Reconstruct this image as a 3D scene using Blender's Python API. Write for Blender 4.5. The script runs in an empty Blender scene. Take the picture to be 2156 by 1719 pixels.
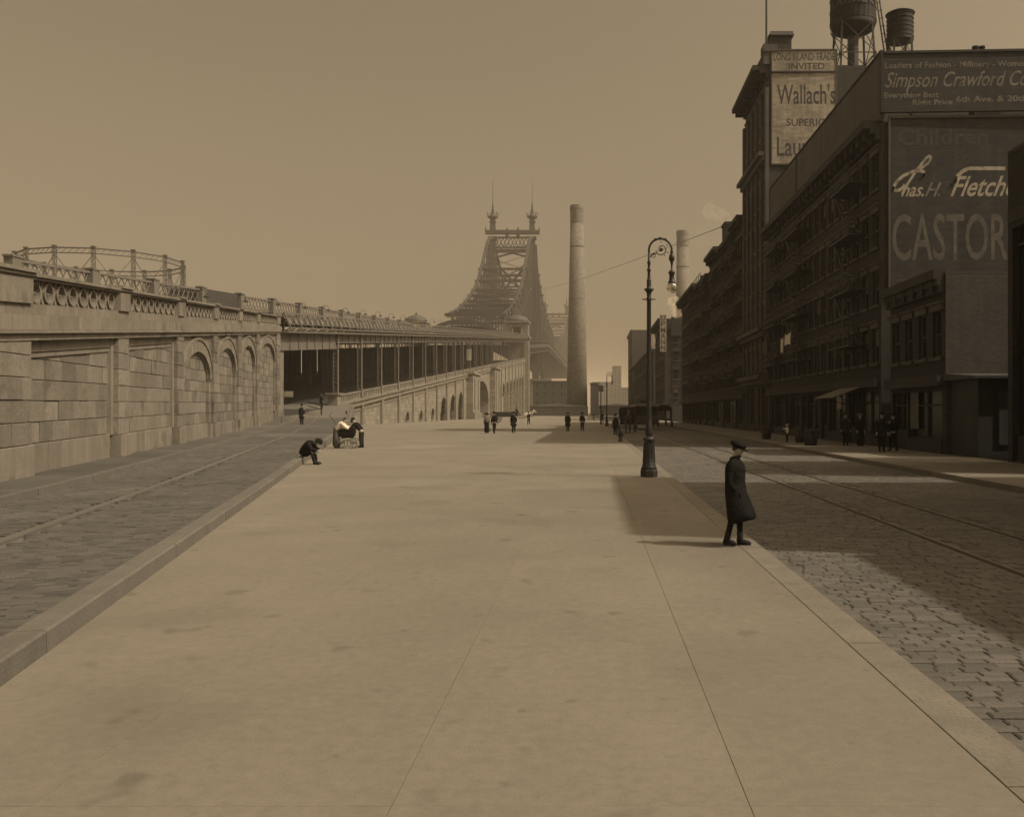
import bpy, math, random
from mathutils import Vector, Matrix

R = math.radians
random.seed(7)
scene = bpy.context.scene
col = scene.collection

# ---------------------------------------------------------------- camera
cam_data = bpy.data.cameras.new('camera')
cam_data.sensor_width = 36.0
cam_data.lens = 36.0 * 1934 / 2156
cam_data.shift_x = -165 / 2156
cam_data.shift_y = 6.5 / 2156
cam_data.clip_start = 0.1
cam_data.clip_end = 6000
cam = bpy.data.objects.new('camera', cam_data)
cam.location = (0, 0, 1.8)
cam.rotation_euler = (R(90), 0, 0)
col.objects.link(cam)
scene.camera = cam

# ---------------------------------------------------------------- sky, sun, exposure
SUN_EL = R(47)
SUN_H = Vector((1.0, -0.30, 0)).normalized()
SUN = Vector((SUN_H.x * math.cos(SUN_EL), SUN_H.y * math.cos(SUN_EL), math.sin(SUN_EL)))
world = bpy.data.worlds.new('World')
scene.world = world
world.use_nodes = True
nt = world.node_tree
nt.nodes.clear()
sky = nt.nodes.new('ShaderNodeTexSky')
sky.sky_type = 'NISHITA'
sky.sun_disc = False
sky.sun_elevation = SUN_EL
sky.sun_rotation = math.atan2(SUN_H.x, SUN_H.y)
sky.air_density = 1.0
sky.dust_density = 8.0
sky.ozone_density = 1.0
bw = nt.nodes.new('ShaderNodeRGBToBW')
tone = nt.nodes.new('ShaderNodeVectorMath'); tone.operation = 'SCALE'
tone.inputs[0].default_value = (1.0, 0.766, 0.49)
bg = nt.nodes.new('ShaderNodeBackground')
bg.inputs['Strength'].default_value = 0.138
wo = nt.nodes.new('ShaderNodeOutputWorld')
nt.links.new(sky.outputs[0], bw.inputs[0])
nt.links.new(bw.outputs[0], tone.inputs['Scale'])
nt.links.new(tone.outputs[0], bg.inputs['Color'])
nt.links.new(bg.outputs[0], wo.inputs['Surface'])

sun_data = bpy.data.lights.new('sun', 'SUN')
sun_data.energy = 2.8
sun_data.angle = R(0.55)
sun_data.color = (1.0, 0.875, 0.70)
sun = bpy.data.objects.new('sun', sun_data)
sun.rotation_euler = (-SUN).to_track_quat('-Z', 'Y').to_euler()
sun.location = (60, -20, 80)
col.objects.link(sun)

vs = scene.view_settings
vs.view_transform = 'Standard'
vs.look = 'None'
vs.gamma = 1.0
vs.use_curve_mapping = False
vs.exposure = 0.0
scene.cycles.use_denoising = True
scene.cycles.max_bounces = 6
scene.cycles.diffuse_bounces = 3
scene.cycles.volume_bounces = 1
scene.cycles.sample_clamp_indirect = 4.0

# ---------------------------------------------------------------- materials
TINT = (1.0, 0.90, 0.735)
def C(v):
    k = min(1.0, max(0.0, (v - 0.02) / 0.2)); t = [1 + (c - 1) * (0.15 + 0.85 * k) for c in TINT]
    return (v * t[0], v * t[1], v * t[2], 1)

def mat(name, v, rough=0.85, var=0.25, scale=1.5, bump=0.0, bscale=20.0, rnd=0.0, brick=None, metal=0.0,
        spots=None, stretch=None, streak=0.0, grain=0.0, gscale=25.0):
    m = bpy.data.materials.new(name)
    m.use_nodes = True
    n, l = m.node_tree.nodes, m.node_tree.links
    b = n['Principled BSDF']
    b.inputs['Roughness'].default_value = rough
    b.inputs['Metallic'].default_value = metal
    b.inputs['Specular IOR Level'].default_value = 0.3
    tc = n.new('ShaderNodeTexCoord')
    vec = tc.outputs['Object']
    if stretch:
        mp = n.new('ShaderNodeMapping'); mp.inputs['Scale'].default_value = stretch
        l.new(vec, mp.inputs['Vector']); vec = mp.outputs[0]
    def math_(op, a, bb):
        q = n.new('ShaderNodeMath'); q.operation = op
        for i, x in enumerate((a, bb)):
            if isinstance(x, (int, float)): q.inputs[i].default_value = x
            else: l.new(x, q.inputs[i])
        return q.outputs[0]
    noise = n.new('ShaderNodeTexNoise')
    noise.inputs['Scale'].default_value = scale
    noise.inputs['Detail'].default_value = 8
    noise.inputs['Roughness'].default_value = 0.65
    l.new(vec, noise.inputs['Vector'])
    f = math_('ADD', math_('MULTIPLY', math_('SUBTRACT', noise.outputs['Fac'], 0.5), 2.4 * var), 1.0)
    if grain:
        ng = n.new('ShaderNodeTexNoise'); ng.inputs['Scale'].default_value = gscale; ng.inputs['Detail'].default_value = 6; ng.inputs['Roughness'].default_value = 0.75
        l.new(tc.outputs['Object'], ng.inputs['Vector'])
        f = math_('MULTIPLY', f, math_('ADD', math_('MULTIPLY', math_('SUBTRACT', ng.outputs['Fac'], 0.5), 2.4 * grain), 1.0))
    if rnd:
        oi = n.new('ShaderNodeObjectInfo'); ge = n.new('ShaderNodeNewGeometry')
        r = math_('FRACT', math_('ADD', oi.outputs['Random'], ge.outputs['Random Per Island']), 0)
        f = math_('MULTIPLY', f, math_('ADD', math_('MULTIPLY', math_('SUBTRACT', r, 0.5), 2 * rnd), 1.0))
    if streak:
        mp2 = n.new('ShaderNodeMapping'); mp2.inputs['Scale'].default_value = (2.2, 2.2, 0.12)
        l.new(tc.outputs['Object'], mp2.inputs['Vector'])
        n2 = n.new('ShaderNodeTexNoise'); n2.inputs['Scale'].default_value = 1.3; n2.inputs['Detail'].default_value = 5
        l.new(mp2.outputs[0], n2.inputs['Vector'])
        f = math_('MULTIPLY', f, math_('ADD', math_('MULTIPLY', math_('SUBTRACT', n2.outputs['Fac'], 0.5), 2.4 * streak), 1.0))
    if spots:
      for (sc_, thr, dark) in (spots if isinstance(spots, list) else [spots]):
          n3 = n.new('ShaderNodeTexNoise'); n3.inputs['Scale'].default_value = sc_; n3.inputs['Detail'].default_value = 2
          l.new(tc.outputs['Object'], n3.inputs['Vector'])
          mr = n.new('ShaderNodeMapRange'); mr.inputs['From Min'].default_value = thr; mr.inputs['From Max'].default_value = thr + 0.07
          mr.inputs['To Min'].default_value = 1.0; mr.inputs['To Max'].default_value = dark
          l.new(n3.outputs['Fac'], mr.inputs['Value'])
          f = math_('MULTIPLY', f, mr.outputs[0])
    height = None
    if brick:
        bw_, bh_, plane = brick[:3]
        mort = brick[3] if len(brick) > 3 else 0.02
        sp = n.new('ShaderNodeSeparateXYZ'); cb = n.new('ShaderNodeCombineXYZ')
        l.new(tc.outputs['Object'], sp.inputs[0])
        a, c = {'XZ': (0, 2), 'YZ': (1, 2), 'XY': (0, 1), 'YX': (1, 0)}[plane]
        l.new(sp.outputs[a], cb.inputs[0]); l.new(sp.outputs[c], cb.inputs[1])
        bt = n.new('ShaderNodeTexBrick')
        bt.inputs['Scale'].default_value = 1.0
        bt.inputs['Brick Width'].default_value = bw_
        bt.inputs['Row Height'].default_value = bh_
        bt.inputs['Mortar Size'].default_value = mort
        bt.inputs['Mortar Smooth'].default_value = 0.3
        bt.inputs['Color1'].default_value = (0.8, 0.8, 0.8, 1)
        bt.inputs['Color2'].default_value = (1.15, 1.15, 1.15, 1)
        bt.inputs['Mortar'].default_value = (0.6, 0.6, 0.6, 1)
        l.new(cb.outputs[0], bt.inputs['Vector'])
        f = math_('MULTIPLY', f, bt.outputs['Color'])
        height = math_('SUBTRACT', 1.0, bt.outputs['Fac'])
    cs = n.new('ShaderNodeVectorMath'); cs.operation = 'SCALE'
    cs.inputs[0].default_value = C(v)[:3]
    l.new(f, cs.inputs['Scale'])
    l.new(cs.outputs[0], b.inputs['Base Color'])
    if bump or height is not None:
        bp = n.new('ShaderNodeBump')
        bp.inputs['Strength'].default_value = bump or 0.4
        bp.inputs['Distance'].default_value = 0.03
        nb = n.new('ShaderNodeTexNoise'); nb.inputs['Scale'].default_value = bscale; nb.inputs['Detail'].default_value = 6
        l.new(tc.outputs['Object'], nb.inputs['Vector'])
        h = nb.outputs['Fac']
        if height is not None: h = math_('ADD', math_('MULTIPLY', h, 0.4), height)
        l.new(h, bp.inputs['Height'])
        l.new(bp.outputs[0], b.inputs['Normal'])
    return m

M = dict(
    earth=mat('earth', 0.12, var=0.3, scale=0.2, bump=0.4),
    pave=mat('paving_concrete', 0.205, var=0.24, scale=0.4, bump=0.18, bscale=60, rnd=0.02, spots=[(1.9, 0.66, 0.74), (0.45, 0.58, 0.90), (5.5, 0.68, 0.80), (0.17, 0.52, 1.08)], stretch=(1, 0.7, 1), grain=0.24, gscale=10),
    joint=mat('joint_dirt', 0.24),
    kerbr=mat('pale_granite_kerb', 0.19, var=0.3, scale=2.5, bump=0.3, bscale=30, rnd=0.1, grain=0.3, gscale=30),
    kerb=mat('granite_kerb', 0.14, var=0.3, scale=2.5, bump=0.3, bscale=30, rnd=0.1, grain=0.3, gscale=30),
    cobble=mat('granite_block', 0.125, rough=0.8, var=0.35, scale=0.8, bump=0.35, bscale=40, rnd=0.2, grain=0.35),
    cobble2=mat('granite_block_worn', 0.095, rough=0.85, var=0.45, scale=0.4, bump=0.3, bscale=40, rnd=0.22, grain=0.3),
    cobfar=mat('block_paving', 0.18, var=0.25, scale=1.0, brick=(0.3, 0.14, 'XY', 0.02)),
    track=mat('granite_track_stone', 0.13, var=0.25, scale=2.0, rnd=0.08),
    sand=mat('street_sand', 0.15, var=0.3, scale=3, bump=0.3),
    stone=mat('granite_wall_block', 0.17, var=0.36, scale=1.0, bump=0.95, bscale=6, rnd=0.26, streak=0.12, spots=(0.9, 0.62, 0.72), grain=0.3, gscale=9),
    smooth=mat('dressed_granite', 0.185, var=0.28, scale=1.1, bump=0.3, bscale=14, rnd=0.10, streak=0.22, spots=(0.7, 0.60, 0.72), grain=0.25, gscale=9),
    mortar=mat('wall_mortar', 0.13, var=0.2),
    ashlar=mat('ashlar_granite', 0.21, var=0.25, scale=0.6, brick=(1.6, 0.62, 'YZ', 0.03), streak=0.22),
    ashlarx=mat('ashlar_granite_front', 0.16, var=0.25, scale=0.6, brick=(1.6, 0.62, 'XZ', 0.03), streak=0.22),
    steel=mat('painted_steel', 0.14, rough=0.6, var=0.2, scale=1.5, streak=0.2),
    steeld=mat('dark_painted_steel', 0.055, rough=0.6, var=0.25, scale=1.0, streak=0.2),
    tower=mat('bridge_steel', 0.05, rough=0.65, var=0.25, scale=0.3, streak=0.15),
    iron=mat('black_cast_iron', 0.035, rough=0.45, var=0.3, scale=6, bump=0.15, bscale=50),
    rail=mat('polished_rail', 0.30, rough=0.35, metal=0.6, var=0.15),
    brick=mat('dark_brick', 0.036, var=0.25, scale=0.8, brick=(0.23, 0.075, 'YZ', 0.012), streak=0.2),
    brickx=mat('dark_brick_end', 0.05, var=0.25, scale=0.8, brick=(0.23, 0.075, 'XZ', 0.012), streak=0.25),
    brickl=mat('pale_brick_end', 0.075, var=0.25, scale=0.8, brick=(0.23, 0.075, 'XZ', 0.012), streak=0.25),
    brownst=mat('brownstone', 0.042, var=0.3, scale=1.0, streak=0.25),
    brownl=mat('pale_brownstone', 0.085, var=0.3, scale=1.0, streak=0.25),
    trim=mat('window_trim', 0.075, var=0.3, scale=3.0),
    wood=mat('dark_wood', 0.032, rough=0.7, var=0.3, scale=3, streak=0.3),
    tank=mat('tank_staves', 0.02, rough=0.8, var=0.35, scale=2, streak=0.5),
    black=mat('black_cloth', 0.020, rough=1.0, var=0.35, scale=9, bump=0.9, bscale=11),
    dark=mat('dark_cloth', 0.028, rough=1.0, var=0.35, scale=9, bump=0.3, bscale=60),
    grey=mat('grey_cloth', 0.10, rough=0.95, var=0.3, scale=9, bump=0.3, bscale=60),
    white=mat('white_cloth', 0.72, rough=0.9, var=0.12, scale=9),
    skin=mat('skin', 0.36, rough=0.6, var=0.08, scale=12),
    hair=mat('hair', 0.03, rough=0.7, var=0.3, scale=30),
    leather=mat('boot_leather', 0.018, rough=0.85, var=0.2, scale=10),
    horse=mat('horse_coat', 0.07, rough=0.7, var=0.3, scale=3),
    horsew=mat('white_horse_coat', 0.55, rough=0.7, var=0.2, scale=3),
    signw=mat('white_sign_paint', 0.3, rough=0.7, var=0.28, scale=0.6, streak=0.3, spots=(0.5, 0.58, 0.8), brick=(0.6, 0.2, 'XZ', 0.008)),
    signd=mat('dark_sign_paint', 0.033, rough=0.7, var=0.35, scale=0.6, streak=0.4, brick=(0.5, 0.16, 'XZ', 0.008)),
    signm=mat('faded_sign_paint', 0.085, rough=0.7, var=0.3, scale=0.8, streak=0.35),
    castor=mat('faded_sign_letters', 0.105, rough=0.8, var=0.6, scale=1.0, streak=0.5),
    letm=mat('dull_letters', 0.17, rough=0.7, var=0.5, scale=1.3, streak=0.5, spots=(2.2, 0.56, 0.55)),
    letw=mat('pale_letters', 0.36, rough=0.7, var=0.45, scale=1.3, streak=0.4, spots=(2.0, 0.58, 0.6)),
    lets=mat('ghost_letters', 0.055, rough=0.8, var=0.4, scale=1.0, streak=0.4),
    letd=mat('dark_letters', 0.06, rough=0.7, var=0.5, scale=1.2, streak=0.5),
    chim=mat('chimney_brick', 0.16, var=0.2, scale=0.3, brick=(0.9, 0.7, 'XZ', 0.03), streak=0.2),
    roof=mat('roof_tar', 0.06, var=0.3, scale=0.7),
    copper=mat('pavilion_roof', 0.085, var=0.2, scale=0.7, streak=0.2),
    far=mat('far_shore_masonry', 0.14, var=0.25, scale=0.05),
    water=mat('river_water', 0.06, rough=0.12, var=0.1, bump=0.2, bscale=0.6),
    canvas=mat('wagon_canvas', 0.2, var=0.2, scale=3),
)
def glassmat(name, v, rough):
    m = mat(name, v, rough=rough, var=0.4, scale=0.9)
    m.node_tree.nodes['Principled BSDF'].inputs['Specular IOR Level'].default_value = 0.3
    return m
for k in ('black', 'dark', 'grey', 'white'): M[k].node_tree.nodes['Principled BSDF'].inputs['Specular IOR Level'].default_value = 0.0
M['glass'] = glassmat('window_glass', 0.015, 0.25)
M['blind'] = mat('window_blind', 0.12, var=0.25, scale=3)
g = bpy.data.materials.new('lamp_globe_glass'); g.use_nodes = True
gp = g.node_tree.nodes['Principled BSDF']
gp.inputs['Base Color'].default_value = C(0.85); gp.inputs['Roughness'].default_value = 0.12
gp.inputs['Transmission Weight'].default_value = 0.8; gp.inputs['IOR'].default_value = 1.25
M['globe'] = g

# ---------------------------------------------------------------- mesh helpers
class MB:
    def __init__(s): s.v = []; s.f = []
    def add(s, vs_, fs):
        o = len(s.v); s.v += [tuple(p) for p in vs_]; s.f += [tuple(i + o for i in f) for f in fs]; return s
    def hexa(s, p):      # 8 points: bottom 4 ccw, top 4 ccw
        return s.add(p, [(3, 2, 1, 0), (4, 5, 6, 7), (0, 1, 5, 4), (1, 2, 6, 5), (2, 3, 7, 6), (3, 0, 4, 7)])
    def box(s, x0, x1, y0, y1, z0, z1):
        return s.hexa([(x0, y0, z0), (x1, y0, z0), (x1, y1, z0), (x0, y1, z0), (x0, y0, z1), (x1, y0, z1), (x1, y1, z1), (x0, y1, z1)])
    def beam(s, p, q, w, h=None, up=(0, 0, 1)):
        h = h or w; p = Vector(p); q = Vector(q); d = (q - p).normalized(); up = Vector(up)
        if abs(d.dot(up)) > 0.98: up = Vector((0, 1, 0)) if abs(d.y) < 0.9 else Vector((1, 0, 0))
        a = d.cross(up).normalized() * (w / 2); b = a.cross(d).normalized() * (h / 2)
        c = [-a - b, a - b, a + b, -a + b]
        return s.hexa([p + k for k in c] + [q + k for k in c])
    def ring(s, c, ax, ay, n):
        return [tuple(Vector(c) + Vector(ax) * math.cos(2 * math.pi * i / n) + Vector(ay) * math.sin(2 * math.pi * i / n)) for i in range(n)]
    def loft(s, rings, cap=True):
        n = len(rings[0]); o = len(s.v)
        for r in rings: s.v += [tuple(p) for p in r]
        for k in range(len(rings) - 1):
            for i in range(n):
                j = (i + 1) % n
                s.f.append((o + k * n + i, o + k * n + j, o + (k + 1) * n + j, o + (k + 1) * n + i))
        if cap:
            s.f.append(tuple(o + i for i in reversed(range(n))))
            s.f.append(tuple(o + (len(rings) - 1) * n + i for i in range(n)))
        return s
    def lathe(s, prof, n=16, c=(0, 0, 0)):
        return s.loft([[(c[0] + r * math.cos(2 * math.pi * i / n), c[1] + r * math.sin(2 * math.pi * i / n), c[2] + z) for i in range(n)] for r, z in prof])
    def tube(s, pts, r, n=8, flat=1.0, side=None):
        pts = [Vector(p) for p in pts]
        rs = r if isinstance(r, (list, tuple)) else [r] * len(pts)
        rings = []; ref = Vector(side) if side else None
        for i, p in enumerate(pts):
            d = (pts[min(i + 1, len(pts) - 1)] - pts[max(i - 1, 0)]).normalized()
            u = ref if ref else (Vector((0, 0, 1)) if abs(d.z) < 0.9 else Vector((1, 0, 0)))
            a = u - d * u.dot(d)
            if a.length < 1e-4: a = Vector((0, 1, 0)) - d * d.y
            a.normalize(); b = d.cross(a)
            rings.append(s.ring(p, a * rs[i], b * rs[i] * flat, n))
        return s.loft(rings)
    def sphere(s, c, rx, ry=None, rz=None, n=12, m=7):
        ry = ry or rx; rz = rz or rx
        return s.loft([[(c[0] + rx * math.sin(t) * math.cos(2 * math.pi * i / n), c[1] + ry * math.sin(t) * math.sin(2 * math.pi * i / n), c[2] - rz * math.cos(t)) for i in range(n)]
                       for t in [0.05 + (math.pi - 0.1) * k / m for k in range(m + 1)]])
    def mesh(s, name, material, smooth=False):
        me = bpy.data.meshes.new(name)
        me.from_pydata(s.v, [], s.f); me.update()
        if material: me.materials.append(material)
        if smooth:
            for p in me.polygons: p.use_smooth = True
        return me
    def build(s, name, material, parent=None, smooth=False):
        return link(name, s.mesh(name, material, smooth), parent)

def link(name, me, parent=None, loc=None, rz=0.0, rx=0.0):
    o = bpy.data.objects.new(name, me)
    col.objects.link(o)
    if loc is not None: o.location = loc; o.rotation_euler = (rx, 0, rz)
    if parent is not None: attach(o, parent)
    return o
def attach(o, parent):
    o.parent = parent
    o.matrix_parent_inverse = wm(parent).inverted()
def wm(o):
    m = Matrix.LocRotScale(o.location, o.rotation_euler, o.scale)
    if o.parent: m = wm(o.parent) @ o.matrix_parent_inverse @ m
    return m
def empty(name, loc=(0, 0, 0), rz=0.0):
    o = bpy.data.objects.new(name, None); o.empty_display_size = 0.3
    o.location = loc; o.rotation_euler = (0, 0, rz); col.objects.link(o); return o
def tag(o, label, cat=None, group=None, kind=None):
    o['label'] = label
    if cat: o['category'] = cat
    if group: o['group'] = group
    if kind: o['kind'] = kind
    return o
def struct(o, label=None):
    o['kind'] = 'structure'
    if label: o['label'] = label
    return o
def copy_tree(o, parent=None):
    c = o.copy(); col.objects.link(c)
    if parent is not None:
        c.parent = parent; c.matrix_parent_inverse = o.matrix_parent_inverse.copy()
    for ch in list(o.children): copy_tree(ch, c)
    return c
def smooth_sub(o, lv=1):
    md = o.modifiers.new('sub', 'SUBSURF'); md.levels = lv; md.render_levels = lv
    return o
def text_mesh(body, size, shear=0.0, bold=0.0, extrude=0.02, align='LEFT', xs=1.0):
    cu = bpy.data.curves.new('lettering', 'FONT')
    cu.body = body; cu.size = size; cu.shear = shear; cu.offset = bold; cu.extrude = extrude; cu.align_x = align
    cu.resolution_u = 3
    o = bpy.data.objects.new('lettering', cu); col.objects.link(o)
    dg = bpy.context.evaluated_depsgraph_get()
    me = bpy.data.meshes.new_from_object(o.evaluated_get(dg))
    bpy.data.objects.remove(o); bpy.data.curves.remove(cu)
    me.transform(Matrix.Scale(xs, 4, (1, 0, 0)))
    return me
def lettering(body, size, loc, xdir, material, parent, width=None, **kw):
    """flat letters on a vertical board: xdir = reading direction in the ground plane"""
    me = text_mesh(body, size, **kw)
    if width:
        xs_ = [v.co.x for v in me.vertices]
        w = max(xs_) - min(xs_)
        me.transform(Matrix.Translation((-min(xs_), 0, 0))); me.transform(Matrix.Scale(width / w, 4, (1, 0, 0)))
    me.materials.clear(); me.materials.append(material)
    o = bpy.data.objects.new('lettering', me); col.objects.link(o)
    x = Vector((xdir[0], xdir[1], 0)).normalized(); z = Vector((0, 0, 1)); n = x.cross(z)
    rot = Matrix((x, z, n)).transposed()
    o.matrix_world = Matrix.Translation(loc) @ rot.to_4x4()
    o.location = loc; o.rotation_euler = rot.to_euler()
    attach(o, parent)
    return o
def lerp(a, b, t): return a + (b - a) * t
def interp(pts, x):
    if x <= pts[0][0]: return pts[0][1]
    for (a, b), (c, d) in zip(pts, pts[1:]):
        if x <= c: return lerp(b, d, (x - a) / (c - a))
    return pts[-1][1]

# ================================================================= GROUND, STREET, PAVEMENTS
def kerb_x(Y): return -2.45 - 0.235 * Y            # raised kerb of the bridge roadway
def wall_x(Y): return -8.964 - 0.2428 * Y          # face of the stone retaining wall
def bridge_x(Y): return -33.0 + 0.0186 * Y         # outer face of the approach viaduct
RAMP = [(-30, 0), (22, 0), (60, 0.3), (85, 0.75), (100, 1.65), (112, 2.75), (400, 24.8)]
def ramp(Y): return interp(RAMP, Y)
def deck(Y): return 11.7 + 0.0766 * (Y - 92)        # top of the upper deck railing
def grade_rot(): return math.atan(0.0766)

struct(MB().add([(-2500, -300, -0.6), (2500, -300, -0.6), (2500, 470, -0.6), (-2500, 470, -0.6)], [(0, 1, 2, 3)]).build('ground', M['earth']))
struct(MB().add([(-2500, 470, -2), (2500, 470, -2), (2500, 900, -2), (-2500, 900, -2)], [(0, 1, 2, 3)]).build('river', M['water']))
struct(MB().add([(-2500, 900, -0.6), (2500, 900, -0.6), (2500, 4500, -0.6), (-2500, 4500, -0.6)], [(0, 1, 2, 3)]).build('far_shore_ground', M['earth']))
street = struct(MB().box(2.3, 10.3, -12, 430, -0.5, -0.158).build('street', M['sand']))
struct(MB().box(2.3, 10.3, 62, 430, -0.3, -0.15).build('street_paving', M['cobfar']))

def clip_poly(poly, fn):
    out = []
    for i, p in enumerate(poly):
        q = poly[(i + 1) % len(poly)]; a, b = fn(p), fn(q)
        if a >= 0: out.append(p)
        if (a >= 0) != (b >= 0):
            t = a / (a - b); out.append((lerp(p[0], q[0], t), lerp(p[1], q[1], t)))
    return out
def slab_mesh(poly, z0, z1, bev=0.006):
    n = len(poly); cx = sum(p[0] for p in poly) / n; cy = sum(p[1] for p in poly) / n
    def ins(p, d):
        l = math.hypot(p[0] - cx, p[1] - cy) or 1; return (p[0] - (p[0] - cx) / l * d, p[1] - (p[1] - cy) / l * d)
    b = MB()
    b.loft([[(p[0], p[1], z0) for p in poly], [(p[0], p[1], z1 - bev) for p in poly], [ins(p, bev * 1.5) + (z1,) for p in poly]])
    return b

plaza = struct(MB().add([(2.02, -14, -0.006), (2.02, 420, -0.006), (-26, 420, -0.006), (-31, 107, -0.006), (kerb_x(100), 100, -0.006), (kerb_x(-14), -14, -0.006)],
                        [(0, 1, 2, 3, 4, 5)]).build('plaza', M['joint']))
xs_edges = [1.998, 0.73, -0.91, -2.56]
ys_edges = [-6, 4.2, 14.5, 29.0, 45, 66]
xw = [-2.56 - 4.9 * k for k in range(0, 6)]
cols_ = list(zip(xs_edges, xs_edges[1:])) + list(zip(xw, xw[1:]))
for (xa, xb) in cols_:
    for ya, yb in zip(ys_edges, ys_edges[1:]):
        gp_ = 0.0015 if xa > -2.6 else 0.0008
        poly = [(xb + gp_, ya + 0.002), (xa - gp_, ya + 0.002), (xa - gp_, yb - 0.002), (xb + gp_, yb - 0.002)]
        poly = clip_poly(poly, lambda p: p[0] - (kerb_x(p[1]) + 0.0))
        if len(poly) < 3: continue
        slab_mesh(poly, -0.1, random.uniform(-0.002, 0.0), 0.003).build('paving_slab', M['pave'], plaza)
for ya, yb in ((66, 107), (107, 160), (160, 230), (230, 420)):
    xl = [kerb_x(ya) if ya < 107 else bridge_x(ya) - 1, kerb_x(yb) if yb <= 107 else bridge_x(yb) - 1]
    slab_mesh([(xl[0], ya + 0.02), (2.0, ya + 0.02), (2.0, yb - 0.02), (xl[1], yb - 0.02)], -0.1, 0.0, 0.004).build('paving_slab', M['pave'], plaza)

def kerb_line(name, p, q, w, z0, z1f, step, mat_, gap=0.012, label=None):
    """a line of kerb stones from p to q; z1f gives the height of the top"""
    root = empty(name, (p[0], p[1], 0)); struct(root, label)
    p = Vector(p); q = Vector(q); L = (q - p).length; d = (q - p) / L; nrm = Vector((-d.y, d.x)); s = 0.0
    while s < L:
        e = min(L, s + step * random.uniform(0.85, 1.15))
        a, b = p + d * (s + gap / 2), p + d * (e - gap / 2); za, zb = z1f(a.y), z1f(b.y); j = random.uniform(-0.004, 0.004); bv = 0.018
        pr = []
        for pt, z in ((a, za), (b, zb)):
            pr.append([(pt.x + nrm.x * o, pt.y + nrm.y * o, zz) for o, zz in
                       ((j, z0), (j, z - bv), (j + bv, z), (w - 0.003, z - 0.001), (w, z - 0.004), (w, z0))])
        MB().loft([list(reversed(pr[0])), list(reversed(pr[1]))]).build('kerb_stone', mat_, root)
        s = e
    return root
kerb_line('kerb', (2.3, -8), (2.3, 64), 0.3, -0.4, lambda y: 0.004, 2.6, M['kerbr'])
kerb_line('kerb', (2.3, 64), (2.3, 400), 0.3, -0.4, lambda y: 0.004, 40, M['kerbr'])
kerb_line('kerb', (10.6, -8), (10.6, 64), 0.3, -0.4, lambda y: 0.004, 3.0, M['kerbr'])
kerb_line('kerb', (10.6, 64), (10.6, 400), 0.3, -0.4, lambda y: 0.004, 40, M['kerbr'])
kerb_line('roadway_kerb', (kerb_x(-6), -6), (kerb_x(109), 109), 0.24, -0.4, lambda y: 0.17 + ramp(y) * 0.95, 4.2, M['kerb'])

# pavement in front of the houses
rs_ = struct(MB().add([(10.58, -14, -0.03), (15.1, -14, -0.03), (15.1, 400, -0.03), (10.58, 400, -0.03)], [(0, 1, 2, 3)]).build('sidewalk', M['joint']))
yy = 18.0
while yy < 70:
    for xa, xb in ((10.61, 12.1), (12.11, 13.6), (13.61, 15.1)):
        slab_mesh([(xa, yy), (xb, yy), (xb, yy + 1.98), (xa, yy + 1.98)], -0.1, random.uniform(-0.004, 0.004)).build('paving_slab', M['pave'], rs_)
    yy += 2.0
slab_mesh([(10.61, 70), (15.1, 70), (15.1, 400), (10.61, 400)], -0.1, 0).build('paving_slab', M['pave'], rs_)

# bridge roadway between the kerb and the stone wall, climbing on to the lower deck
b = MB(); prev = None
Ys = list(range(-8, 93, 4)) + [96, 100, 104, 108, 112]
rows = []
for Y in Ys:
    z = ramp(Y) - 0.035
    xl = wall_x(Y) - 0.4 if Y <= 92 else -76
    rows.append([(xl, Y, z), (kerb_x(Y) - 0.2, Y, z)])
for r0, r1 in zip(rows, rows[1:]):
    b.add([r0[0], r0[1], r1[1], r1[0]], [(0, 1, 2, 3)])
road = struct(b.build('bridge_roadway', M['sand']))
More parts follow.
